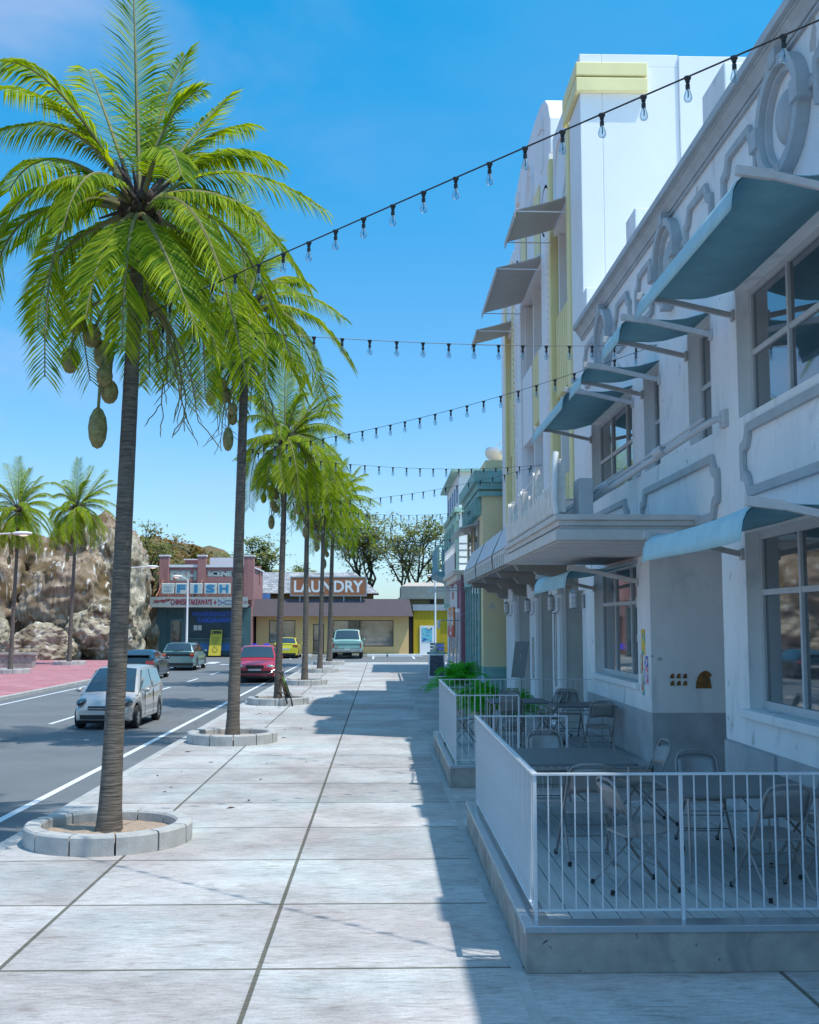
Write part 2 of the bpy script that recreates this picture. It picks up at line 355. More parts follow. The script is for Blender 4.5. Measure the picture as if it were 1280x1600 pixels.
# ================================================================ setting
def S(name, mb, m, **k): return tag(mb.build(name, m, **k), kind='structure')
S('ground', MB().quad((-700, -60, -.30), (700, -60, -.30), (700, 900, -.30), (-700, 900, -.30)), M_ground)
S('road', MB().quad((-13.6, -10, -.12), (-4.42, -10, -.12), (-4.42, 91.0, -.12), (-13.6, 91, -.12)).quad((-4.42, 75.3, -.12), (30, 75.3, -.12), (30, 91.0, -.12), (-4.42, 91, -.12)).quad((-60, 80, -.12), (-13.6, 80, -.12), (-13.6, 91, -.12), (-60, 91, -.12)), M_asph)
S('sidewalk', MB().box(-4.41, 30, -6, 74.6, -.29, 0), M_walk)
k = MB(); y = -6
while y < 74.5: k.box(-4.60, -4.415, y + .008, y + .982, -.28, .004); y += .99
x = -4.3
while x < 30: k.box(x + .008, x + .98, 74.62, 74.8, -.28, .004); x += .99
S('kerb', k, M_kerb, bevel=.012)
k = MB(); y = 10
while y < 79.5: k.box(-13.66, -13.48, y + .008, y + .982, -.28, .004); y += .99
S('kerb', k, M_kerb, bevel=.012)
S('plaza_pavement', MB().box(-60, -13.67, -6, 79.6, -.29, 0), M_pink)
S('pavement', MB().box(-60, 30, 91.0, 96.0, -.29, 0), M_kerb)
ml = MB()
def stripe(x0, x1, y0, y1, z=-.116): ml.quad((x0, y0, z), (x1, y0, z), (x1, y1, z), (x0, y1, z))
stripe(-5.42, -5.29, -6, 74); stripe(-12.86, -12.74, -6, 79)
y = 2.4
while y < 78: stripe(-9.11, -8.99, y, y + 3.1); y += 7.2
for x in (-9.6, -7.0, -4.4, -.75, 2.4, 5.2): stripe(x, x + .14, 85.2, 90.6)
stripe(-10.6, -8.2, 74.0, 74.8)
for x in (-13.0, -11.9): stripe(x, x + .7, 76, 79)
S('road_marking', ml, M_white)
# concrete gutter strip along the building line
S('sidewalk_gutter', MB().box(1.0, 1.09, 7, 74, -.1, .004), M_kerb)
for x, L in ((-8.6, .0), (-7.95, 2.3), (.35, 2.9), (-4.2, 1.5), (-1.2, 1.7)):
    if L: tag(MB().box(x, x + L, 90.2, 90.7, -.12, .10).build('wheel_stop', M_white, bevel=.02), {-7.95: 'low white kerb block on the asphalt just right of the yellow hatchback', .35: 'long white kerb block right of the parked pickup truck', -4.2: 'white kerb block behind the pickup wheels, its left half', -1.2: 'short white kerb block directly right of the pickup bumper'}[x], 'wheel stop', 'white wheel stops before the laundry')
# far hill
def hill():
    mb = MB(); rows = []
    for i in range(26):
        row = []
        for j in range(44):
            x = -95 + j * 2.6; yy = 118 + i * 3.2
            h = 14.5 * math.exp(-((x + 32) / 17) ** 2) * math.sin(min(1, i / 14) * PI / 2) ** 1.3 + noise.noise((x * .12, yy * .12, 1)) * 2.0 * min(1, i / 5) + noise.noise((x * .5, yy * .5, 4)) * .7
            row.append((x, yy, max(-.4, h)))
        rows.append(row)
    mb.sheet(rows); S('hill', mb, M_hill, smooth=True)
hill()
sb_ = MB(); rnd_ = random.Random(9)
for i in range(1500):
    x = rnd_.uniform(-62, 2); yy = rnd_.uniform(120, 160); h = 14.5 * math.exp(-((x + 32) / 17) ** 2) * math.sin(min(1, (yy - 118) / 3.2 / 14) * PI / 2) ** 1.3
    if h < 1: continue
    c0 = Vector((x, yy, h - .1)); s0 = rnd_.uniform(.3, .9)
    for j in range(12):
        c = c0 + Vector((rnd_.gauss(0, s0 * .6), rnd_.gauss(0, s0 * .6), abs(rnd_.gauss(0, s0 * .6)))); a = Vector((rnd_.uniform(-1, 1), rnd_.uniform(-1, 1), rnd_.uniform(-.5, .8))).normalized() * .3; b = a.cross(Vector((rnd_.uniform(-1, 1), .3, 1))).normalized() * .22; k = len(sb_.v)
        sb_.v += [tuple(c - a), tuple(c + b), tuple(c + a), tuple(c - b)]; sb_.f.append((k, k + 1, k + 2, k + 3))
tag(sb_.build('hillside_scrub', leafmat('scrub_leaf', (.09, .11, .03), (.32, .16, .06), .3, .4, .8)), 'olive and rust coloured scrub covering the hill', 'scrub', kind='stuff')
# ================================================================ cafe building
XF = 4.4
def wall_cells(mb, x0, x1, y0, y1, z0, z1, ops):
    ys = sorted({y0, y1} | {o[0] for o in ops} | {o[1] for o in ops}); ys = [v for v in ys if y0 <= v <= y1]
    for a, b in zip(ys, ys[1:]):
        zs = sorted([(o[2], o[3]) for o in ops if o[0] <= a and o[1] >= b]); z = z0
        for c, d in zs:
            if c > z: mb.box(x0, x1, a, b, z, c)
            z = d
        if z < z1: mb.box(x0, x1, a, b, z, z1)
    return mb
cafe = thing('cafe_building', 'two storey pale blue grey cafe building with round topped grey medallions and blue awnings', 'building', (4.4, 15.9, 0))
UP = [(9.75, 13.55), (14.65, 15.76), (17.45, 18.5), (19.4, 23.2)]
UZ = (5.15, 6.78); LZ = (1.62, 3.72)
LO = [(9.75, 13.45), (19.3, 23.2)]
AL = (14.4, 18.35)
w = MB()
wall_cells(w, 4.4, 4.62, 7.6, 24.15, 1.18, 9.25, [(a, b, *UZ) for a, b in UP] + [(a, b, *LZ) for a, b in LO] + [(*AL, 0, 3.78)])
w.box(4.62, 20, 7.6, 14.4, 0, 9.2); w.box(4.62, 20, 18.35, 24.15, 0, 9.2); w.box(4.62, 20, 14.4, 18.35, 3.78, 9.2)
w.box(7.2, 20, 14.4, 18.35, 0, 3.78)
w.build('wall', M_plaster, cafe)
w = MB()
for a, b in ((7.6, 14.4), (18.35, 24.15)): w.box(4.402, 4.62, a, b, 0, 1.18)
w.box(4.621, 7.19, 18.335, 18.349, 0, 1.18)
w.box(4.372, 4.40, 12.6, 14.4, 0, 1.16)
w.build('wainscot', M_wains, cafe)
MB().box(4.62, 7.18, 14.42, 18.33, 0, .17).box(5.6, 7.18, 14.42, 18.33, .17, .34).build('step', M_conc, cafe, bevel=.01)
MB().box(7.17, 7.199, 15.6, 16.8, .34, 2.6).build('door', M_frame, cafe)
# cornice
c = MB()
for x, z0, z1 in ((4.24, 8.99, 9.02), (4.35, 8.80, 8.835)): c.box(x, 4.40, 7.6, 24.05, z0, z1)
c.prism([(4.26, 8.99), (4.399, 8.99), (4.399, 8.86), (4.345, 8.86), (4.32, 8.92)], (0, 7.6, 0), (1, 0, 0), (0, 0, 1), (0, 16.5, 0))
c.box(4.18, 4.4, 7.6, 24.05, 9.02, 9.13); c.build('cornice', M_trim, cafe, bevel=.008)
mp = MB()
for a, b in ((8.3, 9.2), (13.62, 14.6), (18.7, 19.42), (23.35, 24.12)): mp.box(4.36, 5.4, a, b, 9.14, 9.80)
mp.build('parapet_block', M_plaster, cafe, bevel=.02)
# scalloped panel frames (relief mouldings)
def scallop(L, H, n=.24, inset=0):
    i = inset; a = i; b = L - i; c = i; d = H - i; m = n
    q = [(m * 1.0, 0), (m * .80, .10), (m * .62, .17), (m * .40, .20), (m * .05, .215), (0, .29)]
    p = [(b - u, c + v) for u, v in q] + [(b - u, d - v) for u, v in q[::-1]] + [(a + u, d - v) for u, v in q] + [(a + u, c + v) for u, v in q[::-1]]
    return p
def panel(y0, y1, z0, z1, wd=.11):
    L = y1 - y0; H = z1 - z0
    mb = MB().frame(scallop(L, H), scallop(L, H, .22, wd), (4.4, y0, z0), (0, 1, 0), (0, 0, 1), (-.06, 0, 0)); return mb
for a, b in ((9.9, 13.4), (14.35, 18.7), (19.7, 23.3)): panel(a, b, 3.98 if a != 9.9 else 4.14, 4.86 if a != 9.9 else 5.02).build('panel_moulding', M_trim, cafe, bevel=.01)
MED = [11.6, 16.55, 21.5]
for a, b in ((9.3, 10.75), (12.5, 13.85), (14.3, 15.65), (17.45, 18.8), (19.25, 20.6), (22.4, 23.8)): panel(a, b, 7.62, 8.56, .1).build('panel_moulding', M_trim, cafe, bevel=.01)
for yc in MED:
    mb = MB(); zc = 8.12; n = 36
    def ell(ry, rz): return [(ry * math.cos(2 * PI * i / n), rz * math.sin(2 * PI * i / n)) for i in range(n)]
    mb.frame(ell(.66, .66), ell(.54, .54), (4.4, yc, zc), (0, 1, 0), (0, 0, 1), (-.15, 0, 0))
    mb.frame(ell(.54, .54), ell(.48, .48), (4.4, yc, zc), (0, 1, 0), (0, 0, 1), (-.08, 0, 0))
    for s in (-1, 1): mb.box(4.21, 4.4, yc + s * .64 - .11, yc + s * .64 + .11, zc - .12, zc + .12)
    for s in (-1, 1): mb.box(4.23, 4.4, yc - .10, yc + .10, zc + s * .66 - .09, zc + s * .66 + .09)
    for s in (-1, 1): mb.box(4.335, 4.4, yc + s * .83 - .08, yc + s * .83 + .08, zc - .05, zc + .05)
    o = mb.build('medallion', M_trim, cafe, bevel=.008)
    MB().sphere((4.42, yc, zc), (.13, .27, .31), 24, 14).build('boss', M_trim, o, smooth=True)
# windows
def cafe_window(y0, y1, z0, z1, mull, trans, cols=True):
    x0, x1 = 4.565, 4.619; f = MB(); t = .075
    f.box(x0, x1, y0, y0 + t, z0, z1); f.box(x0, x1, y1 - t, y1, z0, z1); f.box(x0, x1, y0 + t, y1 - t, z0, z0 + t * 1.3); f.box(x0, x1, y0 + t, y1 - t, z1 - t, z1)
    zt = z0 + (z1 - z0) * trans; prev = y0 + t
    for m_ in mull + [None]:
        e = (y1 - t) if m_ is None else m_ - .028
        f.box(x0 + .004, x1, prev, e, zt - .035, zt + .035); prev = (m_ or 0) + .028
        if m_: f.box(x0 - .004, x1, m_ - .028, m_ + .028, z0 + t * 1.3, z1 - t)
    o = f.build('window', M_frame, cafe, bevel=.008)
    MB().box(4.602, 4.617, y0 + .06, y1 - .06, z0 + .06, z1 - .06).build('pane', M_glass, o)
    return o
cafe_window(9.75, 13.55, *UZ, [11.0, 12.25], .5); cafe_window(14.65, 15.76, *UZ, [15.2], .5); cafe_window(17.45, 18.5, *UZ, [17.97], .5); cafe_window(19.4, 23.2, *UZ, [20.6, 21.95], .5)
cafe_window(9.75, 13.45, *LZ, [10.9, 12.15], .66); cafe_window(19.3, 23.2, *LZ, [20.5, 21.9], .66)
for a, b in ((9.6, 13.6), (19.2, 23.3)): MB().box(4.33, 4.565, a, b, 1.50, 1.615).build('sill', M_plaster, cafe, bevel=.02)
# curved cloth awnings on two arms
def awning(y0, y1, dz=0., wide=True):
    prof = [(4.40, 6.80), (4.25, 6.755), (4.05, 6.70), (3.85, 6.68), (3.65, 6.685), (3.48, 6.70), (3.36, 6.70), (3.27, 6.68), (3.20, 6.62), (3.165, 6.54), (3.15, 6.44), (3.14, 6.36)]
    rows = []; n = 14; L = y1 - y0
    for i in range(n + 1):
        t = i / n; y = y0 + L * t; row = []
        for q, (x, z) in enumerate(prof):
            sag = -.05 * math.sin(PI * t) * math.sin(PI * q / (len(prof) - 1)) * (1 if q < 8 else 0) * min(1, L / 2)
            hem = (.012 * math.sin(t * 5 + y0) if q > 8 else 0)
            row.append((x + hem * .6, y, z + dz + sag + (hem if q == 11 else 0)))
        rows.append(row)
    aw = MB().sheet(rows).build('awning', M_awn, cafe, smooth=True, solid=.008)
    MB().sheet([[(x + .012 * (q > 7), y, z - (.014 if q < 9 else .004)) for q, (x, y, z) in enumerate(r_[:11])] for r_ in rows]).build('underside_shade', M_undershade, aw, smooth=True)  # added sheet, its darker colour imitates shade on the cloth underside
    if L > 3:
        for i_ in (5, 9):
            MB().tube([(p_[0] - .003, p_[1], p_[2] + (.006 if q_ < 8 else 0)) for q_, p_ in enumerate(rows[i_])], .0055, 5).build('seam', M_awn, aw, smooth=True)
    for s, yy in ((1, y0 - .032), (-1, y1 + .032)):
        MB().beam((4.395, yy, 6.47 + dz), (3.50, yy, 6.67 + dz), .05, .07).beam((3.52, yy, 6.67 + dz), (3.18, yy, 6.71 + dz), .06, .09).box(4.36, 4.399, yy - .05, yy + .05, 6.40 + dz, 6.54 + dz).build('awning_arm', M_bracket, aw, bevel=.006)
for a, b in ((9.72, 13.6), (14.6, 15.75), (17.4, 18.5), (19.3, 23.2)): awning(a, b)
awning(9.72, 13.5, -3.0); awning(19.2, 23.1, -3.13)
# marquee canopy
mq = MB()
for d, z0, z1 in ((.0, 4.06, 4.14), (.05, 3.985, 4.06), (.09, 3.925, 3.985), (.0, 3.78, 3.925)): mq.box(2.4 + d, 4.398, 15.38 + d, 22.0 - d, z0, z1)
mqo = mq.build('marquee_canopy', M_canopy, cafe, bevel=.006)
MB().box(2.46, 4.39, 15.44, 21.94, 3.768, 3.779).build('soffit', M_soffit, mqo)
for y0, xe in ((14.05, 2.62), (18.9, 2.62)):
    mb = MB(); mb.tube([(4.40, y0, 5.24), (4.28, y0 + .05, 5.24), (4.2, y0 + .15, 5.2), (xe, y0 + 2.6, 4.13)], .045, 10)
    for t in (.25, .6):
        mb.tube([(4.2 + (xe - 4.2) * t - .03, y0 + .15 + 2.45 * t, 5.2 - 1.07 * t + .03), (4.2 + (xe - 4.2) * (t + .05) - .03, y0 + .15 + 2.45 * (t + .05), 5.2 - 1.07 * (t + .05) + .03)], .075, 10)
    mb.box(4.34, 4.4, y0 - .1, y0 + .1, 5.13, 5.35)
    mb.tube([(4.16, y0 + .15, 5.27), (xe - .02, y0 + 2.58, 4.2)], .02, 8)
    mb.build('tie_rod', M_frame, mqo, smooth=True)
# marquee letters: channel letters edged with white tube along the outer edge
ns = thing('marquee_sign', 'row of tall weathered cream channel letters and neon tubes standing on the marquee edge', 'sign', (2.45, 18.5, 4.14))
M_sign = mat('sign_cream', (.72, .68, .63), .4, .12, 6)
def letter_bar(y, h, wd=.26, z0=4.14, top='round', x=2.44):
    b = MB(); b.box(x, x + .13, y - wd / 2, y + wd / 2, z0 + .04, z0 + h)
    b.tube([(x - .012, y - wd / 2 + .03, z0 + .05), (x - .012, y - wd / 2 + .03, z0 + h - .05), (x - .012, y, z0 + h + .01), (x - .012, y + wd / 2 - .03, z0 + h - .05), (x - .012, y + wd / 2 - .03, z0 + .05)], .02, 8)
    b.tube([(x + .06, y, z0 + h + .0), (x + .06, y, z0 + h + .06)], .035, 8); return b
yy = 15.62; hs = [.95, .62, .60, .58, .60, .55, .57, .55, 1.12, .5, .72, .45, .48, .45, .98, .95, .44, .46, .60, .45, .92, .95, .5]
for i, h in enumerate(hs):
    b = letter_bar(yy, h * .78, .17 if h < .9 else .15)
    b.build('letter', M_sign, ns, smooth=False, bevel=.008); yy += .272
MB().tube([(2.43, 15.5, 4.16), (2.40, 15.46, 4.35), (2.42, 15.5, 4.9), (2.44, 15.55, 5.02)], .045, 10).build('end_post', M_white, ns, smooth=True)
MB().tube([(2.47, 17.9, 5.0), (2.50, 17.7, 5.13), (2.47, 18.3, 4.95), (2.47, 19.2, 4.9)], .016, 8).tube([(2.47, 19.6, 4.5), (2.47, 19.8, 4.95), (2.47, 19.55, 4.98), (2.47, 19.5, 4.5)], .016, 8).build('neon_tube', M_white, ns, smooth=True)
# electrical box behind the sign
tag(MB().box(2.75, 2.95, 15.5, 15.95, 4.141, 4.66).build('meter_box', M_trim, bevel=.01), 'plain grey box standing on the marquee beside the tall letters', 'electrical box')
# posters on the pier
def poster(y0, y1, z0, z1, cols, label, seed):
    o = MB().box(4.388, 4.399, y0, y1, z0, z1).build('poster', mat('poster_' + str(seed), cols[0], .6, col2=cols[1], scale=9, detail=2, lo=.42, hi=.52))
    overlay(o.data.materials[0], cols[2], 7, .56, .6, detail=1); tag(o, label, 'poster', 'posters on the pier')
poster(18.74, 18.98, 2.10, 2.53, ((.75, .42, .03), (.8, .6, .1), (.05, .45, .40)), 'tall narrow poster in orange above turquoise, topmost on the pier', 1)
poster(18.93, 19.1, 1.78, 2.10, ((.35, .5, .4), (.7, .65, .5), (.6, .15, .1)), 'small pale green poster beside the pink one on the pier', 2)
poster(18.56, 18.80, 1.62, 2.09, ((.75, .12, .25), (.75, .7, .7), (.1, .2, .6)), 'pink white and blue poster nearest the alcove corner', 3)
poster(18.86, 19.02, 1.43, 1.76, ((.1, .4, .42), (.6, .6, .5), (.7, .1, .08)), 'lowest poster on the pier, teal at the top with a red spot', 4)
# animal-shaped stencil decals on the alcove wall
M_bear = mat('stencil_brown', (.30, .13, .03), .7, col2=(.10, .06, .02), scale=9, detail=2)
bear = [(0, 0), (.03, .35), (.12, .62), (.27, .85), (.45, .96), (.55, 1.0), (.72, .98), (.86, .9), (.98, .78), (.95, .68), (.84, .66), (.90, .4), (.96, 0)]
def decal(x, z, s, label, grp=None):
    o = MB().prism([(u * s, v * s * 1.05) for u, v in bear], (x, 18.334, z), (1, 0, 0), (0, 0, 1), (0, .0035, 0)).build('wall_decal', M_bear); tag(o, label, 'wall decal', grp)
decal(5.12, 1.575, .27, 'large brown rounded animal silhouette painted on the alcove wall')
nm = ['top left', 'top middle', 'top right', 'bottom left', 'bottom middle', 'bottom right']
for i in range(6): decal(4.70 + (i % 3) * .105, 1.735 - (i // 3) * .115, .075, 'small brown silhouette, %s of the six on the alcove wall' % nm[i], 'six small silhouettes on the alcove wall')
# neighbouring building behind the viewpoint, whose shade falls on the pavement
nb = thing('corner_building', 'plain pale building next door to the cafe towards the viewer', 'building', (4.4, 2, 0))
w = MB(); wall_cells(w, 4.4, 4.62, -6, 7.33, 0, 9.1, [(1, 4, 1.6, 3.7), (1, 4, 5.1, 6.8)]); w.box(4.62, 20, -6, 7.33, 0, 9.1)
w.build('wall', M_plaster, nb); MB().box(4.2, 4.4, -6, 7.33, 8.8, 9.1).build('cornice', M_trim, nb)
for z0, z1 in ((1.6, 3.7), (5.1, 6.8)): MB().box(4.57, 4.619, 1.001, 3.999, z0 + .001, z1 - .001).build('window', M_glass, nb)
# ================================================================ decks, rails
def deck(y0, y1, label, yb):
    d = thing('cafe_deck', label, 'terrace', (2.7, (y0 + y1) / 2, 0))
    MB().box(1.10, 4.37, y0, y1, 0, .30).build('base', M_conc, d, bevel=.008)
    e = MB().box(1.085, 1.30, y0 - .015, y1 + .015, .301, .352).box(1.30, 4.369, y0 - .015, y0 + .20, .301, .352).box(1.30, 4.369, y1 - .2, y1 + .015, .301, .352)
    e.build('edge_trim', M_edge, d, bevel=.004)
    b = MB(); x = 1.305
    while x < 4.3: b.box(x, min(x + .182, 4.368), y0 + .205, y1 - .205, .301, .346); x += .192
    b.build('deck_boards', M_deck, d)
    return d
deck(8.75, 14.70, 'nearest raised cafe deck on a concrete base with grey boards', 0)
deck(18.33, 24.1, 'farther raised cafe deck on a concrete base, beyond the entrance gap', 0)
bal_me = None
def railing(name, label, runs, loc):
    global bal_me
    r = thing(name, label, 'railing', loc, 'white metal railings round the cafe decks')
    t = MB(); bt = MB(); ps = MB(); lo = Vector(loc)
    if bal_me is None:
        o = MB().box(-.005, .005, -.005, .005, 0, 1.02).build('baluster', M_rail); bal_me = o.data; bpy.data.objects.remove(o)
    for (a, b, h0, h1) in runs:
        a = Vector(a + (0,)); b = Vector(b + (0,)); d = (b - a); L = d.length; u = d / L
        e = .0225 if abs(u.y) > .5 else -.0228 if abs(a.x - 1.2) < .01 else -.0005
        t.beam(a + Vector((0, 0, 1.462)) - u * e, b + Vector((0, 0, 1.462)) + u * (.0225 if abs(u.y) > .5 else 0), .045, .016)
        bt.beam(a + Vector((0, 0, .425)) + u * .02, b + Vector((0, 0, .425)) - u * .02, .03, .012)
        n = round(L / .1045)
        for i in range(1, n):
            o = bpy.data.objects.new('baluster', bal_me); COL.objects.link(o); o.parent = r; p = a + d * (i / n); o.location = (p.x - lo.x, p.y - lo.y, .432 - lo.z)
        if h0: ps.beam(a + Vector((0, 0, .352)), a + Vector((0, 0, 1.454)), .024, .024)
        if h1: ps.beam(b + Vector((0, 0, .352)), b + Vector((0, 0, 1.454)), .024, .024)
    t.build('top_rail', M_rail, r); bt.build('bottom_rail', M_rail, r); ps.build('post', M_rail, r)
railing('deck_railing', 'white metal railing around the nearest deck, front and street side', [((1.2, 8.92), (1.2, 14.36), 1, 0), ((1.2, 8.92), (2.35, 8.92), 0, 1), ((2.35, 8.92), (4.36, 8.92), 0, 0), ((1.2, 14.36), (2.35, 14.36), 1, 1)], (1.2, 8.92, .35))
railing('deck_railing', 'white metal railing around the farther deck with ferns behind it', [((1.2, 18.42), (1.2, 23.5), 0, 0), ((1.2, 18.42), (2.23, 18.42), 1, 1), ((1.2, 23.5), (4.36, 23.5), 1, 0)], (1.2, 18.42, .35))
# ================================================================ folding chairs, tables
def make_chair():
    c = thing('folding_chair', 'grey metal folding chair', 'chair')
    s = 1.08
    def P(x, y, z): return (x * s, y * s, z * s)
    fr = [P(-.235, .26, .01), P(-.215, -.07, .45), P(-.20, -.20, .70), P(-.195, -.235, .78), P(-.16, -.255, .845), P(-.09, -.265, .868), P(.09, -.265, .868), P(.16, -.255, .845), P(.195, -.235, .78), P(.20, -.20, .70), P(.215, -.07, .45), P(.235, .26, .01)]
    MB().tube(fr, .0125 * s, 8).build('back_frame', M_chair, c, smooth=True)
    for q in (-1, 1): MB().tube([P(q * .20, -.29, .01), P(q * .19, .14, .43)], .011 * s, 8).build('leg', M_chair, c, smooth=True)
    MB().tube([P(-.222, .13, .18), P(.222, .13, .18)], .007, 6).tube([P(-.19, -.20, .10), P(.19, -.20, .10)], .007, 6).tube([P(-.2, .05, .29), P(.2, .05, .29)], .006, 6).build('stretcher', M_chair, c)
    st = MB()
    o = [(-.19, -.17), (.19, -.17), (.205, -.05), (.20, .15), (.17, .215), (.10, .235), (-.10, .235), (-.17, .215), (-.20, .15), (-.205, -.05)]
    st.prism([(a * s, b * s) for a, b in o], (0, 0, .435 * s), (1, 0, 0), (0, .998, .06), (0, 0, .022 * s)); st.build('seat', M_chair, c, bevel=.006)
    rows = []
    for i in range(9):
        u = i / 8 * 2 - 1; row = []
        for j in range(5):
            v = j / 4; z = .60 + .235 * v + (.02 * (1 - u * u) if j == 0 else 0) - (.04 * abs(u) ** 4 if j == 4 else 0)
            row.append(P(u * .185, -.155 - .10 * v - .035 * (1 - u * u), z))
        rows.append(row)
    MB().sheet(rows).build('backrest', M_chair, c, smooth=True, solid=.01)
    for x, y in ((-.237, .265), (.237, .265), (-.2, -.295), (.2, -.295)): MB().tube([P(x, y, .0), P(x, y * .97, .035)], .018, 8).build('foot_cap', M_rubber, c)
    return c
ch0 = make_chair()
def make_table():
    t = thing('cafe_table', 'dark folding table', 'table')
    MB().prism([(-.64, -.76), (.64, -.76), (.66, -.74), (.66, .74), (.64, .76), (-.64, .76), (-.66, .74), (-.66, -.74)], (0, 0, .745), (1, 0, 0), (0, 1, 0), (0, 0, .03)).build('tabletop', M_table, t, bevel=.006)
    for x in (-1, 1):
        for y in (-1, 1): MB().tube([(x * .58, y * .64, .745), (x * .58, y * .66, 0)], .013, 8).build('leg', M_metal, t, smooth=True)
    MB().tube([(-.58, .64, .62), (.58, .64, .62)], .008, 6).tube([(-.58, -.64, .62), (.58, -.64, .62)], .008, 6).tube([(0, -.64, .62), (0, -.1, .74)], .007, 6).tube([(0, .64, .62), (0, .1, .74)], .007, 6).build('brace', M_metal, t)
    return t
tb0 = make_table()
DZ = .352
CH = [  # x, y, heading (0 = sitter looks away from the camera)
    (2.0, 11.15, 0, 'folding chair with its back to the camera at the near table by the street rail'),
    (1.72 + .5, 9.98, -78, 'folding chair standing side-on just behind the front rail, near the bright corner'),
    (2.05, 14.02, 180, 'folding chair beyond the dark table nearest the street rail'),
    (3.02, 13.1, 95, 'folding chair tilted side-on between the two near tables, pale backrest'),
    (3.33, 11.8, 176, 'folding chair behind the large table by the alcove, facing the camera'),
    (3.36, 9.75, 10, 'large folding chair seen from behind, closest to the front rail'),
    (4.0, 10.55, 100, 'folding chair at the far right, partly hidden by the closest chair'),
    (2.35, 20.85, 4, 'folding chair on the farther deck seen from behind in front of the left table'),
    (1.55, 21.4, -80, 'folding chair on the farther deck standing against the street rail'),
    (2.62, 22.95, 180, 'folding chair on the farther deck behind its left table'),
    (3.16, 21.6, 82, 'folding chair on the farther deck turned side-on between the tables'),
    (3.75, 22.6, 178, 'folding chair on the farther deck behind the table at the wall'),
    (3.45, 22.9, 120, 'folding chair on the farther deck turned outward in the back corner'),
    (3.80, 19.75, 3, 'folding chair on the farther deck seen from behind at the wall table')]
for i, (x, y, a, lb) in enumerate(CH):
    kw = dict(loc=(x, y, DZ), rz=R(a)); o = ch0 if i == 0 else dup(ch0, **kw)
    o.location = (x, y, DZ); o.rotation_euler = (0, 0, R(a)); tag(o, lb, 'chair', 'grey folding chairs on the cafe decks')
TB = [(2.12, 13.02, 0, 'dark folding table on the nearest deck beside the street rail'), (3.32, 10.78, 0, 'dark folding table on the nearest deck by the building wall'),
      (2.65, 22.1, 0, 'dark folding table on the farther deck near the ferns'), (3.72, 21.1, 0, 'dark folding table on the farther deck against the wall')]
for i, (x, y, a, lb) in enumerate(TB):
    o = tb0 if i == 0 else dup(tb0)
    o.location = (x, y, DZ); tag(o, lb, 'table', 'dark tables on the cafe decks')
    if i > 1: o.scale = (.85, .8, 1)
# ================================================================ art deco building
X0 = 4.45
dc = thing('art_deco_building', 'tall white art deco building with pale yellow trims, slatted panels and a rounded crest', 'building', (4.45, 32.9, 0))
w = MB()
w.box(4.95, 17, 24.2, 41.1, 3.92, 15.2)
w.box(4.45, 4.95, 24.2, 25.65, 3.92, 15.5); w.box(4.95, 6.7, 24.2, 25.65, 15.2, 15.5)
w.box(4.45, 4.95, 39.7, 41.1, 3.92, 15.5)
w.box(4.45, 4.95, 28.95, 30.6, 3.92, 15.2); w.box(4.45, 4.95, 35.4, 37.1, 3.92, 15.2)
for a, b in ((26.05, 28.55), (37.5, 39.3)):
    w.box(4.50, 4.95, a, b, 12.75, 15.42)
w.box(6.7, 17, 24.15, 24.2, 3.92, 15.45)
w.box(4.5, 4.95, 30.6, 35.4, 12.85, 15.2)
w.build('wall', M_decow, dc, bevel=.015)
# rounded crest over the middle bays
cr = [(28.95, 15.2), (28.95, 16.2), (29.3, 16.75), (29.8, 17.1), (30.6, 17.35), (31.6, 17.42), (34.4, 17.42), (35.4, 17.35), (36.2, 17.1), (36.7, 16.75), (37.05, 16.2), (37.05, 15.2)]
MB().prism(cr, (4.49, 0, 0), (0, 1, 0), (0, 0, 1), (9, 0, 0)).build('crest', M_decow, dc, bevel=.03)
MB().box(4.38, 6.2, 30.0, 30.45, 16.35, 16.72).box(4.38, 6.2, 35.5, 35.95, 16.35, 16.72).box(4.42, 6.0, 30.04, 30.4, 15.2, 16.35).build('crest_cap', M_decow, dc, bevel=.02)
y_ = MB()
for a, b in ((25.67, 26.02), (28.58, 28.93), (37.12, 37.45), (39.32, 39.68)): y_.box(4.40, 4.95, a, b, 3.92, 14.5 if 25 < a < 26 else 14.9)
y_.build('yellow_trim', M_decoy, dc, bevel=.02)
y_ = MB()
for z0, z1 in ((14.93, 15.24), (14.56, 14.88)):
    y_.box(4.34, 5.97, 24.06, 24.195, z0, z1); y_.box(4.34, 4.448, 24.196, 26.0, z0, z1)
y_.build('yellow_band', M_decoy, dc, bevel=.02)
def slats(a, b, z0, z1, m=M_decoy):
    s = MB(); s.box(4.62, 4.95, a, b, z0, z1); n = max(3, int((b - a) / .26)); d = (b - a) / n
    for i in range(n): s.box(4.52, 4.62, a + d * i + .05, a + d * (i + 1) - .05, z0, z1)
    return s.build('slatted_panel', m, dc)
for a, b in ((26.04, 28.56), (37.46, 39.31)):
    slats(a, b, 8.43, 10.5); slats(a, b, 4.6, 6.3)
slats(31.55, 33.1, 8.45, 10.5)
MB().box(4.48, 4.95, 30.62, 31.5, 8.2, 10.4).box(4.5, 4.95, 33.15, 35.38, 8.2, 10.4).box(4.48, 4.95, 30.62, 35.38, 4.6, 6.0).build('spandrel', M_decow, dc, bevel=.01)
for (a, b) in ((26.04, 28.56), (31.55, 33.1), (33.7, 35.38), (37.46, 39.31)):
    for z0, z1 in ((10.52, 12.73), (6.32, 8.4)):
        o = MB().box(4.86, 4.949, a, b, z0, z1).build('window', M_recess, dc)
        MB().box(4.85, 4.859, a + .15, a + (b - a) * .45, z0 + .15, z1 - .15).build('pane', M_glass, o)
m_ = MB()
for y in (31.52, 33.4, 35.3, 28.4, 39.2): m_.box(4.6, 4.85, y - .08, y + .08, 6.31, 12.74)
m_.build('mullion', M_decow, dc)
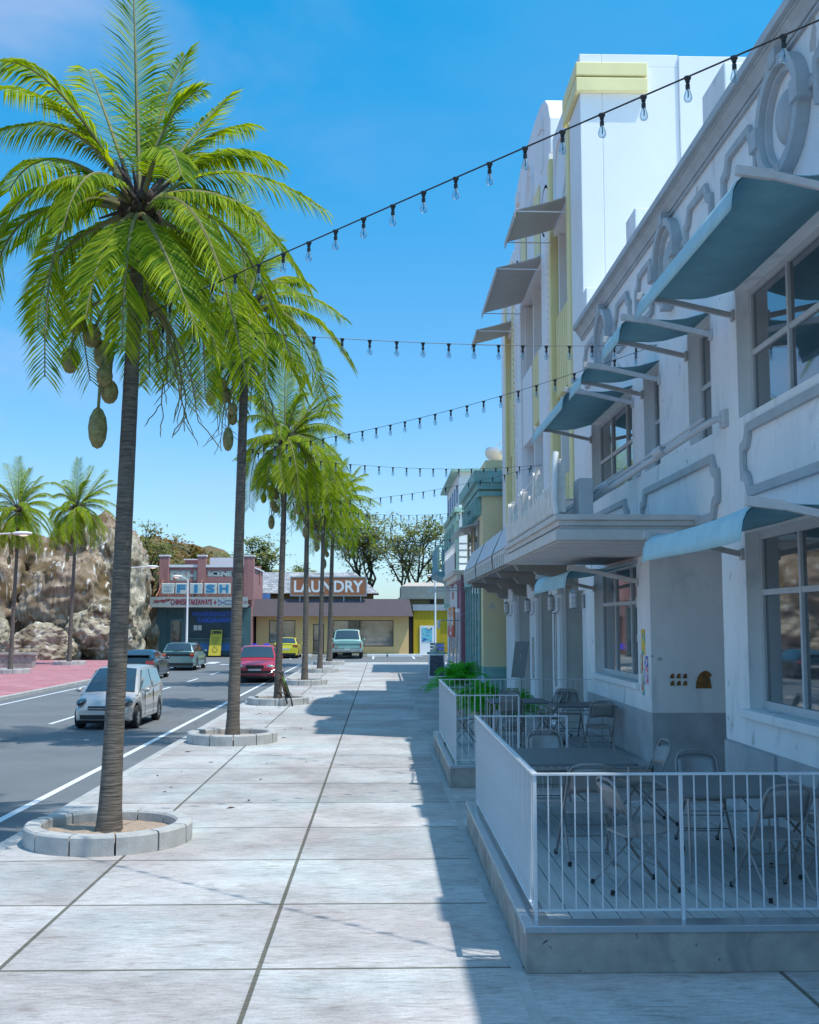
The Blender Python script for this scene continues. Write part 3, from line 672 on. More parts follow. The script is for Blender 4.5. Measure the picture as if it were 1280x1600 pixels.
# scale ornament strips
sc = MB(); rnd = random.Random(5)
for yc, z0, z1 in ((29.3, 8.8, 14.2), (36.7, 8.8, 14.0), (29.3, 4.6, 8.6), (36.7, 4.6, 8.6)):
    z = z0
    while z < z1:
        for s in (-1, 0, 1):
            r = .17; yy = yc + s * .21 + rnd.uniform(-.02, .02); zz = z + (.10 if s == 0 else 0)
            p = [(r * math.cos(t), r * math.sin(t)) for t in [PI + i * PI / 6 for i in range(7)]]
            sc.prism(p, (4.448, yy, zz), (0, 1, 0), (-.35, 0, 1), (-.035, 0, 0))
        z += .2
sc.build('scale_ornament', M_decow, dc)
# ring ornaments and half circles
rg = MB()
def ring(yc, zc, r0, r1, x=4.47, a0=0, a1=2 * PI, n=28, t=.05):
    p = [(a0 + (a1 - a0) * i / n) for i in range(n + 1)]
    rg.frame([(r1 * math.cos(q), r1 * math.sin(q)) for q in p[:-1 if a1 - a0 > 6 else None]], [(r0 * math.cos(q), r0 * math.sin(q)) for q in p[:-1 if a1 - a0 > 6 else None]], (x + .03, yc, zc), (0, 1, 0), (0, 0, 1), (-t, 0, 0))
for yc in (27.3, 38.4): ring(yc, 14.0, .85, .95)
for r in (.35, .6, .85): ring(33, 15.6, r, r + .07)
ring(29.75, 13.9, .62, .7); ring(36.2, 13.9, .62, .7)
rg.build('ring_ornament', M_decow, dc)
o = MB().box(4.452, 4.49, 30.9, 32.0, 12.95, 15.1).box(4.452, 4.49, 34.0, 35.1, 12.95, 15.1).build('yellow_panel', M_decoy, dc, bevel=.01)
MB().lathe([(0, 0), (.42, 0), (.42, .04), (0, .04)], (7.55, 24.16, 14.0), 32, 'Y').build('round_relief', M_decow, dc)
# drop-arm window awnings
M_flat = mat('awning_beige', (.50, .48, .46), .85, .05, 2)
for a, b in ((26.2, 28.5), (30.65, 35.3), (37.4, 39.4)):
    rows = [[(4.48, y, 12.93), (3.85, y, 12.74), (3.21, y, 12.58)] for y in (a, (a + b) / 2, b)]
    aw = MB().sheet(rows).build('awning', M_flat, dc, solid=.02)
    MB().box(3.19, 3.21, a, b, 12.40, 12.58).build('valance', M_flat, aw)
    MB().tube([(3.22, a + .03, 12.56), (4.5, a + .03, 12.55)], .016, 6).tube([(3.22, b - .03, 12.56), (4.5, b - .03, 12.55)], .016, 6).tube([(4.40, a, 12.97), (4.40, b, 12.97)], .04, 8).build('awning_arm', M_white, aw)
# ground floor arcade: pillars, beam, corbels, scalloped street awnings
pl = MB()
PIL = [(24.16, 25.3), (28.5, 29.9), (32.9, 34.4), (38.3, 40.9)]
for a, b in PIL: pl.box(4.55, 4.70, a, b, 0, 3.9)
pl.build('pillar', M_decow, dc, bevel=.02)
fl = MB()
for a, b in PIL:
    n = int((b - a) / .16)
    for i in range(n): fl.box(4.515, 4.549, a + .03 + i * .16, a + .12 + i * .16, .3, 3.3)
    fl.box(4.45, 4.549, a - .04, b + .04, 3.36, 3.8); fl.box(4.47, 4.549, a - .02, b + .02, 0, .28)
fl.build('pillar_fluting', M_decow, dc)
gb = MB()
for a, b in PIL: gb.box(4.70, 7.0, a + .02, b - .02, 0, 3.9)
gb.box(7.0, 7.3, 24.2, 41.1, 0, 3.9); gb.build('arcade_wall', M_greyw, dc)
for yc, zc, h in ((29.2, 1.9, 1.9), (33.5, 1.9, 1.2), (24.7, 1.9, 2.0)):
    if yc > 25: MB().frame([(-.13, 0), (.13, 0), (.17, .1), (.17, h - .1), (.13, h), (-.13, h), (-.17, h - .1), (-.17, .1)], [(-.09, .06), (.09, .06), (.12, .12), (.12, h - .12), (.09, h - .06), (-.09, h - .06), (-.12, h - .12), (-.12, .12)], (4.549, yc, 1.0), (0, 1, 0), (0, 0, 1), (-.05, 0, 0)).build('pillar_plaque', M_conc, dc)
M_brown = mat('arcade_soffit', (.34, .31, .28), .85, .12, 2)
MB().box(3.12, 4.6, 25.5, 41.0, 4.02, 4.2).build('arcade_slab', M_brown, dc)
cb = MB()
for y in (26.5, 30.6, 35.0, 39.6):
    cb.prism([(3.15, 4.015), (4.549, 4.015), (4.549, 3.45), (4.15, 3.5), (4.05, 3.68), (3.75, 3.7), (3.62, 3.85), (3.25, 3.86)], (0, y, 0), (1, 0, 0), (0, 0, 1), (0, .35, 0))
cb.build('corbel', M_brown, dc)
for a, b in ((25.4, 30.2), (30.5, 35.6), (36.0, 41.0)):
    p = [(4.4, 5.45), (3.9, 5.42), (3.5, 5.3), (3.3, 5.16), (3.0, 4.47)]
    o = MB().sheet([[(x, y, z) for x, z in p] for y in (a, (a + b) / 2, b)]).build('street_awning', mat('awning_white', (.62, .64, .66), .85, .04, 2), dc, solid=.03)
    v = MB(); n = 11; d = (b - a) / n
    for i in range(n):
        v.box(2.985, 3.01, a + d * i, a + d * (i + .62), 4.06, 4.44); v.box(2.985, 3.01, a + d * (i + .62), a + d * (i + 1), 4.34, 4.44)
    for yy in (a, b - .03): v.prism([(2.985, 4.2), (3.4, 4.2), (3.75, 4.3), (4.3, 4.3), (4.4, 5.45), (3.9, 5.42), (3.5, 5.3), (3.3, 5.16), (2.985, 4.47)], (0, yy, 0), (1, 0, 0), (0, 0, 1), (0, .03, 0))
    v.build('valance', M_cream, o)
# wall lanterns
def lantern(y, xw, label):
    L = thing('wall_lantern', label, 'lantern', (xw, y, 3.1), 'caged wall lanterns under the canopy')
    x = xw - .22
    MB().tube([(xw - .003, y, 3.25), (xw - .003, y, 2.95)], .045, 8).tube([(xw - .01, y, 2.98), (xw - .10, y, 2.86), (x, y, 2.88), (x, y, 2.93)], .014, 8).build('bracket', M_metal, L)
    MB().lathe([(0.001, 2.95), (.07, 2.95), (.085, 3.0), (.085, 3.25), (.07, 3.28), (0.001, 3.28)], (x, y, 0), 16).build('shade', mat('lantern_glass', (.72, .70, .70), .25, .06, 3), L, smooth=True)
    c = MB()
    for i in range(6):
        a = i * PI / 3; c.tube([(x + .092 * math.cos(a), y + .092 * math.sin(a), 2.94), (x + .092 * math.cos(a), y + .092 * math.sin(a), 3.30)], .005, 5)
    for z in (2.95, 3.06, 3.17, 3.29): c.lathe([(.087, z), (.098, z), (.098, z + .012), (.087, z + .012)], (x, y, 0), 18)
    c.lathe([(0.001, 3.37), (.03, 3.35), (.10, 3.30), (.10, 3.29)], (x, y, 0), 16).tube([(x, y, 3.36), (x, y, 3.42)], .012, 6).lathe([(0.001, 2.91), (.08, 2.945), (.09, 2.955)], (x, y, 0), 14)
    c.build('cage', M_metal, L)
lantern(24.4, 4.39, 'caged wall lantern closest to the cafe window, rightmost and largest'); lantern(28.6, 4.54, 'second caged wall lantern from the cafe, on a fluted pillar'); lantern(33.3, 4.54, 'third caged wall lantern from the cafe, left of the slanted board'); lantern(38.9, 4.54, 'farthest caged wall lantern, seen against the yellow wall')
# ================================================================ yellow and teal building
M_yel = mat('yellow_render', (.76, .63, .37), .75, col2=(.82, .70, .44), scale=1, bump=.1)
overlay(M_yel, (.58, .58, .55), 1.3, .62, .66)
M_teal = mat('teal_paint', (.22, .44, .42), .6, .15, 3)
overlay(M_teal, (.4, .42, .4), 3, .66, .7)
yb = thing('yellow_building', 'ochre yellow building with teal cornice, teal base and a satellite dish on top', 'building', (3.76, 45.6, 0))
MB().box(3.76, 15, 41.75, 49.5, 0, 7.6).box(3.9, 15, 41.95, 49.5, 7.6, 8.75).build('wall', M_yel, yb)
MB().box(3.745, 15, 41.73, 49.52, 0, 1.0).box(3.60, 15, 41.60, 49.6, 7.35, 7.55).box(3.42, 15, 41.42, 49.6, 7.85, 8.3).box(3.55, 15, 41.52, 49.6, 7.6, 7.85).build('teal_trim', M_teal, yb, bevel=.02)
b = MB()
for i in range(9): b.box(3.5, 3.755, 42.1 + i * .8, 42.45 + i * .8, 6.7, 7.34)
b.build('cornice_bracket', M_teal, yb)
for i, yy in enumerate((43.2, 46.4)):
    f = MB().box(3.70, 3.755, yy, yy + .14, 4.6, 6.6).box(3.70, 3.755, yy + 1.7, yy + 1.84, 4.6, 6.6).box(3.70, 3.755, yy + .14, yy + 1.7, 6.45, 6.6).build('window', M_trim, yb)
    MB().box(3.73, 3.756, yy + .141, yy + 1.69, 4.6, 6.44).build('pane', M_glass, f)
MB().prism([(3.0, 6.3), (3.76, 6.5), (3.76, 6.42), (3.0, 6.22)], (0, 43, 0), (1, 0, 0), (0, 0, 1), (0, 5, 0)).box(2.98, 3.0, 43, 48, 6.0, 6.3).build('metal_canopy', M_metal, yb)
sf = MB()
for yy in (42.6, 43.9, 45.2, 46.5, 47.8, 49.1): sf.box(3.66, 3.744, yy, yy + .16, 0, 4.3)
sf.box(3.62, 3.744, 42.3, 49.4, 4.1, 4.5); sf.build('shopfront_frame', M_teal, yb, bevel=.01)
MB().box(3.70, 3.742, 42.77, 49.09, .3, 4.09).build('shopfront_glass', M_glassf, yb)
dsh = thing('satellite_dish', 'large white satellite dish on the roof of the yellow building', 'satellite dish', (4.25, 43.6, 8.75))
pr = [(.001, 0), (.25, .03), (.5, .12), (.52, .22), (.54, .22), (.5, .09), (.25, -.01), (.001, -.03)]
dm = MB().lathe(pr, (0, 0, 0), 28); rot = Matrix.Rotation(R(-20), 4, 'X') @ Matrix.Rotation(R(28), 4, 'Y')
dm.v = [tuple(rot @ Vector(v) + Vector((4.45, 43.6, 9.0))) for v in dm.v]; dm.build('dish', M_white, dsh, smooth=True)
MB().tube([(4.25, 43.6, 8.76), (4.25, 43.6, 9.3)], .04, 8).tube([(4.25, 43.6, 9.3), (4.9, 43.0, 9.9)], .02, 6).sphere((4.9, 43.0, 9.9), .07, 8, 6).build('mount', M_white, dsh)
# ================================================================ white and mint building, pink shop
M_mint = mat('mint_paint', (.34, .55, .46), .6, .12, 2)
wb = thing('white_building', 'tall white building with mint green cornices and small blue windows', 'building', (4.0, 63, 0))
MB().box(4.0, 15, 58, 68.6, 0, 10.45).build('wall', M_decow, wb)
MB().box(3.6, 15, 57.7, 68.9, 10.45, 10.6).box(3.75, 15, 57.8, 68.8, 8.35, 8.6).box(3.85, 3.999, 58, 68.6, 7.9, 8.3).build('cornice', M_mint, wb, bevel=.02)
for i in range(5):
    MB().box(3.97, 3.999, 59.0 + i * 1.9, 59.8 + i * 1.9, 9.0, 9.9).build('window', mat('blue_shutter', (.10, .22, .42), .5), wb)
for yy in (58.3, 60.9, 63.5, 66.1, 68.2): MB().box(3.78, 3.999, yy, yy + .35, 3.5, 7.9).build('pilaster', M_mint, wb, bevel=.02)
for yy in (59.2, 61.8, 64.4): MB().box(3.95, 3.999, yy, yy + 1.3, 5.3, 7.5).build('window', M_glassf, wb)
# balconies belong to the white building
bb = MB().box(2.95, 3.99, 60.5, 66.5, 5.15, 5.3).box(2.85, 3.99, 60.4, 66.6, 5.3, 5.38); M_bblue = mat('balcony_blue', (.17, .37, .45), .6, .12, 2)
bb.prism([(2.95, 5.15), (3.99, 5.15), (3.99, 4.8)], (0, 60.5, 0), (1, 0, 0), (0, 0, 1), (0, 6, 0))
bo = bb.build('blue_balcony', M_bblue, wb)
r_ = MB().box(2.98, 3.08, 60.5, 66.5, 6.68, 6.8).box(3.08, 3.99, 60.5, 60.6, 6.68, 6.8).box(2.98, 3.1, 60.48, 60.62, 5.38, 6.68)
r_.build('balcony_rail', M_mint, bo)
r_ = MB()
for i in range(24):
    if i < 20: r_.lathe([(.04, 5.38), (.07, 5.6), (.035, 5.9), (.07, 6.2), (.04, 6.68)], (3.03, 60.8 + i * .29, 0), 8)
for i in range(3): r_.lathe([(.04, 5.38), (.08, 5.6), (.035, 5.9), (.08, 6.2), (.04, 6.68)], (3.28 + i * .25, 60.55, 0), 8)
r_.build('balcony_baluster', M_bblue, bo)
M_pinkw = mat('pink_render', (.27, .12, .17), .75, .1, 1); overlay(M_pinkw, (.5, .47, .48), 1.6, .62, .65)
pk = thing('pink_shop', 'narrow dusty pink shop with a pale cornice and a white rooftop railing', 'building', (3.5, 53.8, 0))
MB().box(3.5, 15, 49.65, 57.9, 0, 4.75).build('wall', M_pinkw, pk)
MB().box(3.15, 15, 49.62, 57.95, 4.75, 4.95).box(3.3, 3.5, 49.64, 57.93, 4.5, 4.75).build('cornice', M_cream, pk, bevel=.02)
MB().box(3.22, 3.5, 57.0, 57.3, 3.6, 4.5).build('cornice_bracket', M_cream, pk)
r_ = MB().box(3.24, 3.30, 49.9, 57.8, 6.1, 6.2).box(3.24, 3.28, 49.9, 57.8, 5.0, 5.75)
for zz in (5.2, 5.5, 5.8, 6.1): r_.box(3.30, 15, 49.88, 49.93, zz, zz + .08)
for i in range(9): r_.box(3.24, 3.30, 49.9 + i * .98, 49.98 + i * .98, 4.95, 6.1)
r_.build('roof_railing', M_white, pk)
fr = MB()
for yy in (50.2, 52.2, 54.6, 57.6): fr.box(3.42, 3.499, yy, yy + .14, 0, 3.1)
fr.box(3.42, 3.499, 50.2, 57.74, 3.1, 3.25); fo = fr.build('shopfront_frame', M_white, pk)
MB().box(3.46, 3.498, 50.35, 57.59, .4, 3.09).build('shopfront_glass', mat('pink_tinted_glass', (.16, .09, .13), .1, .2, 1), fo)
sg = thing('dripping_letters_sign', 'white dripping letters with a red centre across the pink shop front', 'sign', (3.48, 54, 3.4))
m_ = MB(); rnd = random.Random(3)
for i in range(9):
    y = 51.6 + i * .62; h = .9 + rnd.random() * 1.0; m_.box(3.44, 3.47, y, y + .42, 3.55 - h * .6 + .3, 4.35 + .1 * math.sin(i)); m_.prism([(-.16, 0), (.16, 0), (.03, -h), (-.03, -h)], (3.44, y + .2, 3.55 - h * .4), (0, 1, 0), (0, 0, 1), (.03, 0, 0))
m_.build('letter', M_white, sg); MB().box(3.41, 3.438, 54.0, 54.5, 3.75, 4.1).build('emblem', mat('sign_red', (.45, .02, .03), .5), sg)
s2 = thing('red_orange_sign', 'square shop sign with orange top and dark red base on the pink shop', 'sign', (3.4, 55, 2.4))
MB().box(3.36, 3.40, 52.6, 57.0, 1.95, 3.35).build('board', mat('sign_orange', (.65, .22, .05), .5), s2)
MB().box(3.345, 3.359, 52.6, 57.0, 1.3 + .65, 2.45).build('red_band', mat('sign_red', (.45, .02, .03), .5), s2)
m_ = MB(); letters(m_, 'SUPER', (3.35, 56.8, 2.95), (0, -3.9, 0), (0, 0, .3)); letters(m_, 'MIX', (3.35, 56.8, 2.5), (0, -3.9, 0), (0, 0, .4), fat=.06); m_.build('lettering', M_white, s2)
MB().frame([(-.7, 0), (.7, 0), (.7, -.2), (.5, -.4), (-.5, -.4), (-.7, -.2)], [(-.5, -.05), (.5, -.05), (.5, -.15), (.4, -.25), (-.4, -.25), (-.5, -.15)], (3.343, 54.8, 2.42), (0, 1, 0), (0, 0, 1), (-.01, 0, 0)).build('emblem', M_white, s2)
# projecting light fittings on arms
for nm_, z, xe, lab in (('projecting_lamp', 4.05, 2.2, 'white boxy lamp at the end of double steel bars sticking out over the sidewalk'), ('projecting_lamp', 2.72, 2.35, 'white boxy lamp hanging from the lower single bar over the sidewalk')):
    y = 46.0; t = thing(nm_, lab, 'lamp', (3.7, y, z))
    b = MB().tube([(3.62, y, z), (xe, y, z)], .02, 6)
    if z > 4: b.tube([(3.62, y, z - .12), (xe, y, z - .12)], .02, 6)
    b.tube([(3.62, y, z + .45), (xe + .6, y, z)], .012, 6); b.build('arm', M_metal, t)
    MB().prism([(0, 0), (.28, 0), (.28, .22), (0, .12)] if z > 4 else [(0, 0), (.10, 0), (.12, .35), (0, .35)], (xe - .28 if z > 4 else xe - .08, y - .12, z - .2 if z > 4 else z - .34), (1, 0, 0), (0, 0, 1), (0, .24, 0)).build('lamp_head', M_white, t, bevel=.01)
# ================================================================ far row of buildings
M_laun = mat('laundry_cream', (.66, .44, .20), .8, .05, 1)
M_purp = mat('purple_roof', (.09, .068, .08), .8, .06, 1.5)
lb = thing('laundry_building', 'low cream building with a purple grey mansard roof and wide shop windows', 'building', (-4.5, 92.5, 0))
w = MB(); wall_cells_y = None
def wall_x(mb, x0, x1, y0, y1, z0, z1, ops):
    xs = sorted({x0, x1} | {o[0] for o in ops} | {o[1] for o in ops})
    for a, b in zip(xs, xs[1:]):
        zs = sorted([(o[2], o[3]) for o in ops if o[0] <= a and o[1] >= b]); z = z0
        for c, d in zs:
            if c > z: mb.box(a, b, y0, y1, z, c)
            z = d
        if z < z1: mb.box(a, b, y0, y1, z, z1)
    return mb
OP = [(-9.25, -7.1, .98, 2.81), (-5.65, -4.75, .05, 2.5), (-4.05, .95, .66, 2.81)]
wall_x(w, -10.3, 2.2, 92.5, 92.75, 0, 3.2, OP); w.box(-10.3, 2.2, 92.95, 99, 0, 4.5); w.build('wall', M_laun, lb)
r = MB(); r.add([(-11.3, 91.6, 3.12), (2.55, 91.6, 3.12), (2.25, 92.6, 4.55), (-10.6, 92.6, 4.55), (-10.6, 99.5, 4.55), (2.25, 99.5, 4.55), (-11.3, 99.5, 3.12), (2.55, 99.5, 3.12)], [(0, 1, 2, 3), (3, 2, 5, 4), (1, 7, 5, 2), (6, 0, 3, 4), (0, 6, 7, 1)])
r.build('roof', M_purp, lb)
M_wind = mat('laundry_glass_reflection', (.22, .17, .12), .04, .1, .5, metal=.6, col2=(.42, .38, .34))  # mirrored rock and pavement put into the glass colour as brown and grey
for a, b, c, d in OP:
    nm_ = 'door' if c < .1 else 'window'
    f = MB().box(a, b, 92.56, 92.62, c, c + .06).box(a, b, 92.56, 92.62, d - .06, d).box(a, a + .06, 92.56, 92.62, c + .06, d - .06).box(b - .06, b, 92.56, 92.62, c + .06, d - .06)
    if b - a > 3: f.box((a + b) / 2 - .3, (a + b) / 2 - .24, 92.56, 92.62, c + .06, d - .06)
    if nm_ == 'door': f.box(a + .06, b - .06, 92.56, 92.62, 1.1, 1.16)
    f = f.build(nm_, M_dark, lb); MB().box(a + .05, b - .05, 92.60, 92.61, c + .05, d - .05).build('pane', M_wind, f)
ls = thing('laundry_sign', 'large rust brown rooftop sign with white capital letters on short posts', 'sign', (-4.4, 92.4, 4.6))
MB().box(-7.45, -1.35, 92.3, 92.42, 4.86, 6.28).build('board', mat('sign_rust', (.33, .13, .06), .7, .15, 2), ls)
MB().box(-7.55, -1.25, 92.28, 92.44, 6.28, 6.38).box(-7.55, -1.25, 92.28, 92.44, 4.76, 4.86).box(-7.55, -7.45, 92.28, 92.44, 4.86, 6.28).box(-1.35, -1.25, 92.28, 92.44, 4.86, 6.28).build('sign_frame', M_metal, ls)
b = MB()
for x in (-6.8, -5.0, -3.2, -1.8): b.box(x, x + .1, 92.45, 92.55, 4.3, 4.8)
b.build('post', M_metal, ls)
letters(MB_ := MB(), 'LAUNDRY', (-7.2, 92.29, 5.1), (5.6, 0, 0), (0, 0, .92), fat=.03); MB_.build('lettering', M_white, ls)
# house with shingle roof behind
M_sh = brick('grey_shingles', (.42, .42, .44), (.24, .24, .26), (.12, .12, .13), .45, .28, .02, .5, rot=(R(0), 0, 0), noisev=.3)
hs = thing('shingle_roof_house', 'old timber house with a grey shingle roof behind the laundry sign', 'house', (-6, 102, 0))
MB().box(-11, -.8, 100.6, 106, 0, 5.3).build('wall', mat('brown_timber', (.20, .11, .04), .8, col2=(.34, .2, .07), scale=3, stretch=(4, 1, .3)), hs)
MB().add([(-11.8, 99.9, 5.2), (-.3, 99.9, 5.2), (-2.5, 103, 7.2), (-11, 103, 7.2), (-11.8, 107, 5.2), (-.3, 107, 5.2)], [(0, 1, 2, 3), (1, 5, 2), (4, 0, 3), (4, 5, 2, 3)]).build('roof', M_sh, hs)
MB().box(-11.4, -9.9, 99.7, 99.8, 4.7, 5.15).build('blue_sign_board', mat('pale_blue', (.12, .28, .62), .6), hs)
# fish shop
M_fbr = mat('rose_render', (.36, .17, .16), .8, .08, 1.4, bump=.1)
overlay(M_fbr, (.28, .13, .12), .8, .5, .7, (3, 1, .3))
M_fteal = mat('dark_teal', (.055, .12, .13), .6, .15, 1)
fs = thing('fish_shop', 'rose coloured takeaway shop with three pillars above a dark teal shopfront', 'building', (-14.3, 90, 0))
MB().box(-17.5, -10.5, 90.6, 99, 0, 7.0).box(-17.5, -10.5, 90.45, 90.6, 4.6, 7.03).box(-16.3, -15.2, 93, 94, 7.0, 7.75).build('wall', M_fbr, fs)
MB().box(-17.85, -17.1, 90.2, 90.9, 4.4, 7.9).box(-14.8, -14.15, 90.2, 90.9, 4.6, 7.9).box(-11.1, -10.3, 90.2, 90.9, 4.4, 7.9).box(-10.9, -10.4, 96, 96.6, 6, 7.4).build('pillar', M_fbr, fs, bevel=.02)
MB().box(-17.1, -14.8, 90.35, 90.7, 7.035, 7.24).box(-14.15, -11.1, 90.35, 90.7, 7.035, 7.24).box(-16.4, -15.1, 92.9, 94.1, 7.75, 7.85).box(-17.9, -17.05, 90.15, 90.95, 7.9, 8.02).box(-14.85, -14.1, 90.15, 90.95, 7.9, 8.02).box(-11.15, -10.25, 90.15, 90.95, 7.9, 8.02).box(-14.1, -11.1, 92, 97, 7.0, 7.9).box(-10.62, -10.35, 90.95, 98.9, 7.005, 7.12).build('coping', M_white, fs)
MB().box(-18.0, -17.2, 90.3, 90.9, 0, 3.8).box(-11.3, -10.5, 90.3, 90.59, 0, 3.8).box(-17.2, -11.3, 90.45, 90.59, 0, 3.8).build('shopfront', M_fteal, fs)
MB().box(-14.95, -11.4, 90.40, 90.449, .35, .95).build('blue_panel', mat('panel_blue', (.05, .17, .40), .5), fs)
f = MB().box(-16.9, -15.9, 90.36, 90.449, .1, 2.9).box(-15.85, -15.75, 90.34, 90.449, .05, 3.8).build('door', M_trim, fs); f.data.materials[0] = mat('teal_frame', (.12, .20, .20), .5)
MB().box(-16.8, -16.0, 90.34, 90.359, .3, 2.75).build('pane', M_glassf, f)
f = MB().box(-15.6, -11.4, 90.38, 90.449, 1.0, 1.08).box(-15.6, -11.4, 90.38, 90.449, 1.3, 1.36).build('shop_window', mat('teal_frame', (.12, .20, .20), .5), fs)
MB().box(-15.6, -11.4, 90.42, 90.448, 1.37, 3.7).build('pane', mat('dim_window', (.035, .07, .085), .35, .3, .8, spec=.3), f)
m_ = MB(); letters(m_, 'WARRINGTON', (-15.2, 90.40, 3.12), (3.9, 0, 0), (0, 0, .36), fat=.035); letters(m_, 'TAKEAWAYS', (-14.8, 90.40, 2.62), (3.1, 0, 0), (0, 0, .36), fat=.035)
m_.build('lettering', mat('letter_blue', (.02, .10, .42), .5), fs)
MB().box(-15.05, -14.75, 90.40, 90.415, 2.0, 2.4).box(-14.70, -14.42, 90.40, 90.415, 2.0, 2.4).build('notice', M_cream, fs)
m_ = MB(); letters(m_, 'FISH', (-16.95, 90.44, 6.02), (2.0, 0, 0), (0, 0, .70), fat=.06); m_.build('painted_letters', mat('grey_paint', (.42, .47, .45), .7), fs)
gm = MB(); gt = MB(); rnd = random.Random(2)
for i in range(9): gm.lathe([(0.001, 0), (.17, 0)], (-13.9 + i * .24, 90.443, 6.52 + .06 * math.sin(i * 2.1)), 14, 'Y'); 
letters(gt, 'SCENE', (-14.0, 90.436, 6.33), (1.9, 0, 0), (0, 0, .38), fat=.035); gm.build('graffiti_outline', M_dark, fs); gt.build('graffiti_letters', mat('grey_paint', (.42, .47, .45), .7), fs)
fb = thing('takeaway_sign_board', 'long grey fascia board with dark red lettering and a fish outline', 'sign', (-14.4, 89.9, 4.2))
MB().box(-18.35, -10.65, 89.3, 89.42, 3.82, 4.63).box(-18.35, -10.65, 89.42, 90.44, 3.95, 4.05).build('board', mat('fascia_grey', (.36, .40, .39), .7), fb)
m_ = MB(); letters(m_, 'CHINESE TAKEAWAYS', (-16.7, 89.29, 4.03), (3.25, 0, 0), (0, 0, .42), fat=.014); letters(m_, '+', (-13.3, 89.29, 4.06), (.2, 0, 0), (0, 0, .3), fat=.02)
letters(m_, 'Warrington', (-18.2, 89.29, 4.02), (1.35, 0, .2), (0, 0, .34), shear=.15, fat=.01); letters(m_, 'Foods', (-11.0, 89.29, 4.1), (.3, 0, 0), (0, 0, .3))
m_.build('lettering', mat('letter_red', (.26, .03, .05), .6), fb)
MB().tube([(-12.95, 89.29, 4.45), (-12.6, 89.29, 4.22), (-12.2, 89.29, 4.08), (-11.9, 89.29, 4.1), (-11.7, 89.29, 4.22), (-11.95, 89.29, 4.36), (-12.3, 89.29, 4.38), (-12.7, 89.29, 4.15), (-12.95, 89.29, 4.0), (-12.95, 89.29, 4.45)], .015, 5).build('fish_outline', mat('letter_navy', (.05, .08, .3), .6), fb)
gx = [(-17.5, 'small print'), (-16.42, 'F'), (-15.27, 'I'), (-14.13, 'S'), (-13.05, 'H')]
M_box = mat('sign_box_white', (.50, .56, .54), .5, .08, 4); M_ltb = mat('letter_azure', (.03, .24, .45), .5)
for x, t in gx:
    o = thing('box_sign', 'square white box sign with %s above the takeaway fascia' % ('small blue words, leftmost of its row' if len(t) > 1 else 'a big blue letter ' + t), 'sign', (x + .5, 89.6, 4.85), 'row of square letter box signs')
    MB().box(x, x + 1.0, 89.45, 89.8, 4.87, 5.72).build('box', M_box, o, bevel=.05)
    m_ = MB()
    if len(t) > 1: letters(m_, 'FISH', (x + .22, 89.44, 5.34), (.56, 0, 0), (0, 0, .14)); letters(m_, 'AND', (x + .4, 89.44, 5.24), (.2, 0, 0), (0, 0, .05)); letters(m_, 'FREE', (x + .22, 89.44, 5.05), (.56, 0, 0), (0, 0, .14))
    else: letters(m_, t, (x + (.2 if t != 'I' else .4), 89.44, 5.02), (.6 if t != 'I' else .2, 0, 0), (0, 0, .55), fat=.045)
    m_.build('lettering', M_ltb, o)
    MB().box(x + .2, x + .26, 89.6, 89.66, 4.635, 4.87).box(x + .74, x + .8, 89.6, 89.66, 4.635, 4.87).build('post', M_metal, o)
M_orr = mat('stay_orange', (.55, .22, .15), .6)
for a, b, lab in (((-17.9, 89.5, 4.64), (-17.5, 90.2, 6.0), 'salmon red metal stay left of the small print box sign'), ((-14.75, 89.5, 4.64), (-14.4, 90.2, 6.0), 'salmon red metal stay rising in front of the middle pillar of the takeaway')):
    tag(MB().tube([a, b], .035, 6).build('metal_stay', M_orr), lab, 'metal stay')
ob = thing('sandwich_board', 'bright yellow OPEN board leaning outside the takeaway shopfront', 'sign', (-13.3, 89.9, 0))
M_ysign = mat('sign_yellow', (.62, .50, .05), .6, .1, 5)
MB().prism([(0, 0), (.96, 0), (1.03, 1.62), (.08, 1.62)], (-13.75, 89.75, .005), (1, 0, 0), (0, .2, 1), (0, .05, 0)).prism([(0, 0), (.9, 0), (.9, .38), (0, .38)], (-13.63, 90.06, 1.64), (1, 0, 0), (0, .2, 1), (0, .04, 0)).build('board', M_ysign, ob)
m_ = MB(); letters(m_, 'OPEN', (-13.55, 90.06, 1.72), (.74, 0, 0), (0, .05, .22), fat=.02)
for i, z in enumerate((1.42, 1.3, 1.18, 1.06, .92)): letters(m_, ('TODAY FRESH', 'HOT CHIPS', 'BURGERS', 'SCALLOPS', 'DRINKS')[i], (-13.6 + .05 * i, 89.74 + .2 * z, z), (.72 - .1 * i, 0, 0), (0, .015, .07))
m_.tube([(-13.3, 89.86, .75), (-13.42, 89.83, .6), (-13.42, 89.8, .4), (-13.2, 89.78, .28), (-13.02, 89.8, .45), (-13.08, 89.83, .65), (-13.3, 89.86, .75)], .012, 5); m_.build('lettering', M_dark, ob)
# white planter pillar between shop and laundry
tag(MB().box(-11.7, -11.25, 89.6, 90.1, 0, 1.45).box(-11.78, -11.17, 89.52, 90.18, 1.45, 1.55).build('short_pillar', M_white, bevel=.02), 'short white pillar with a cap at the right end of the takeaway', 'pillar')
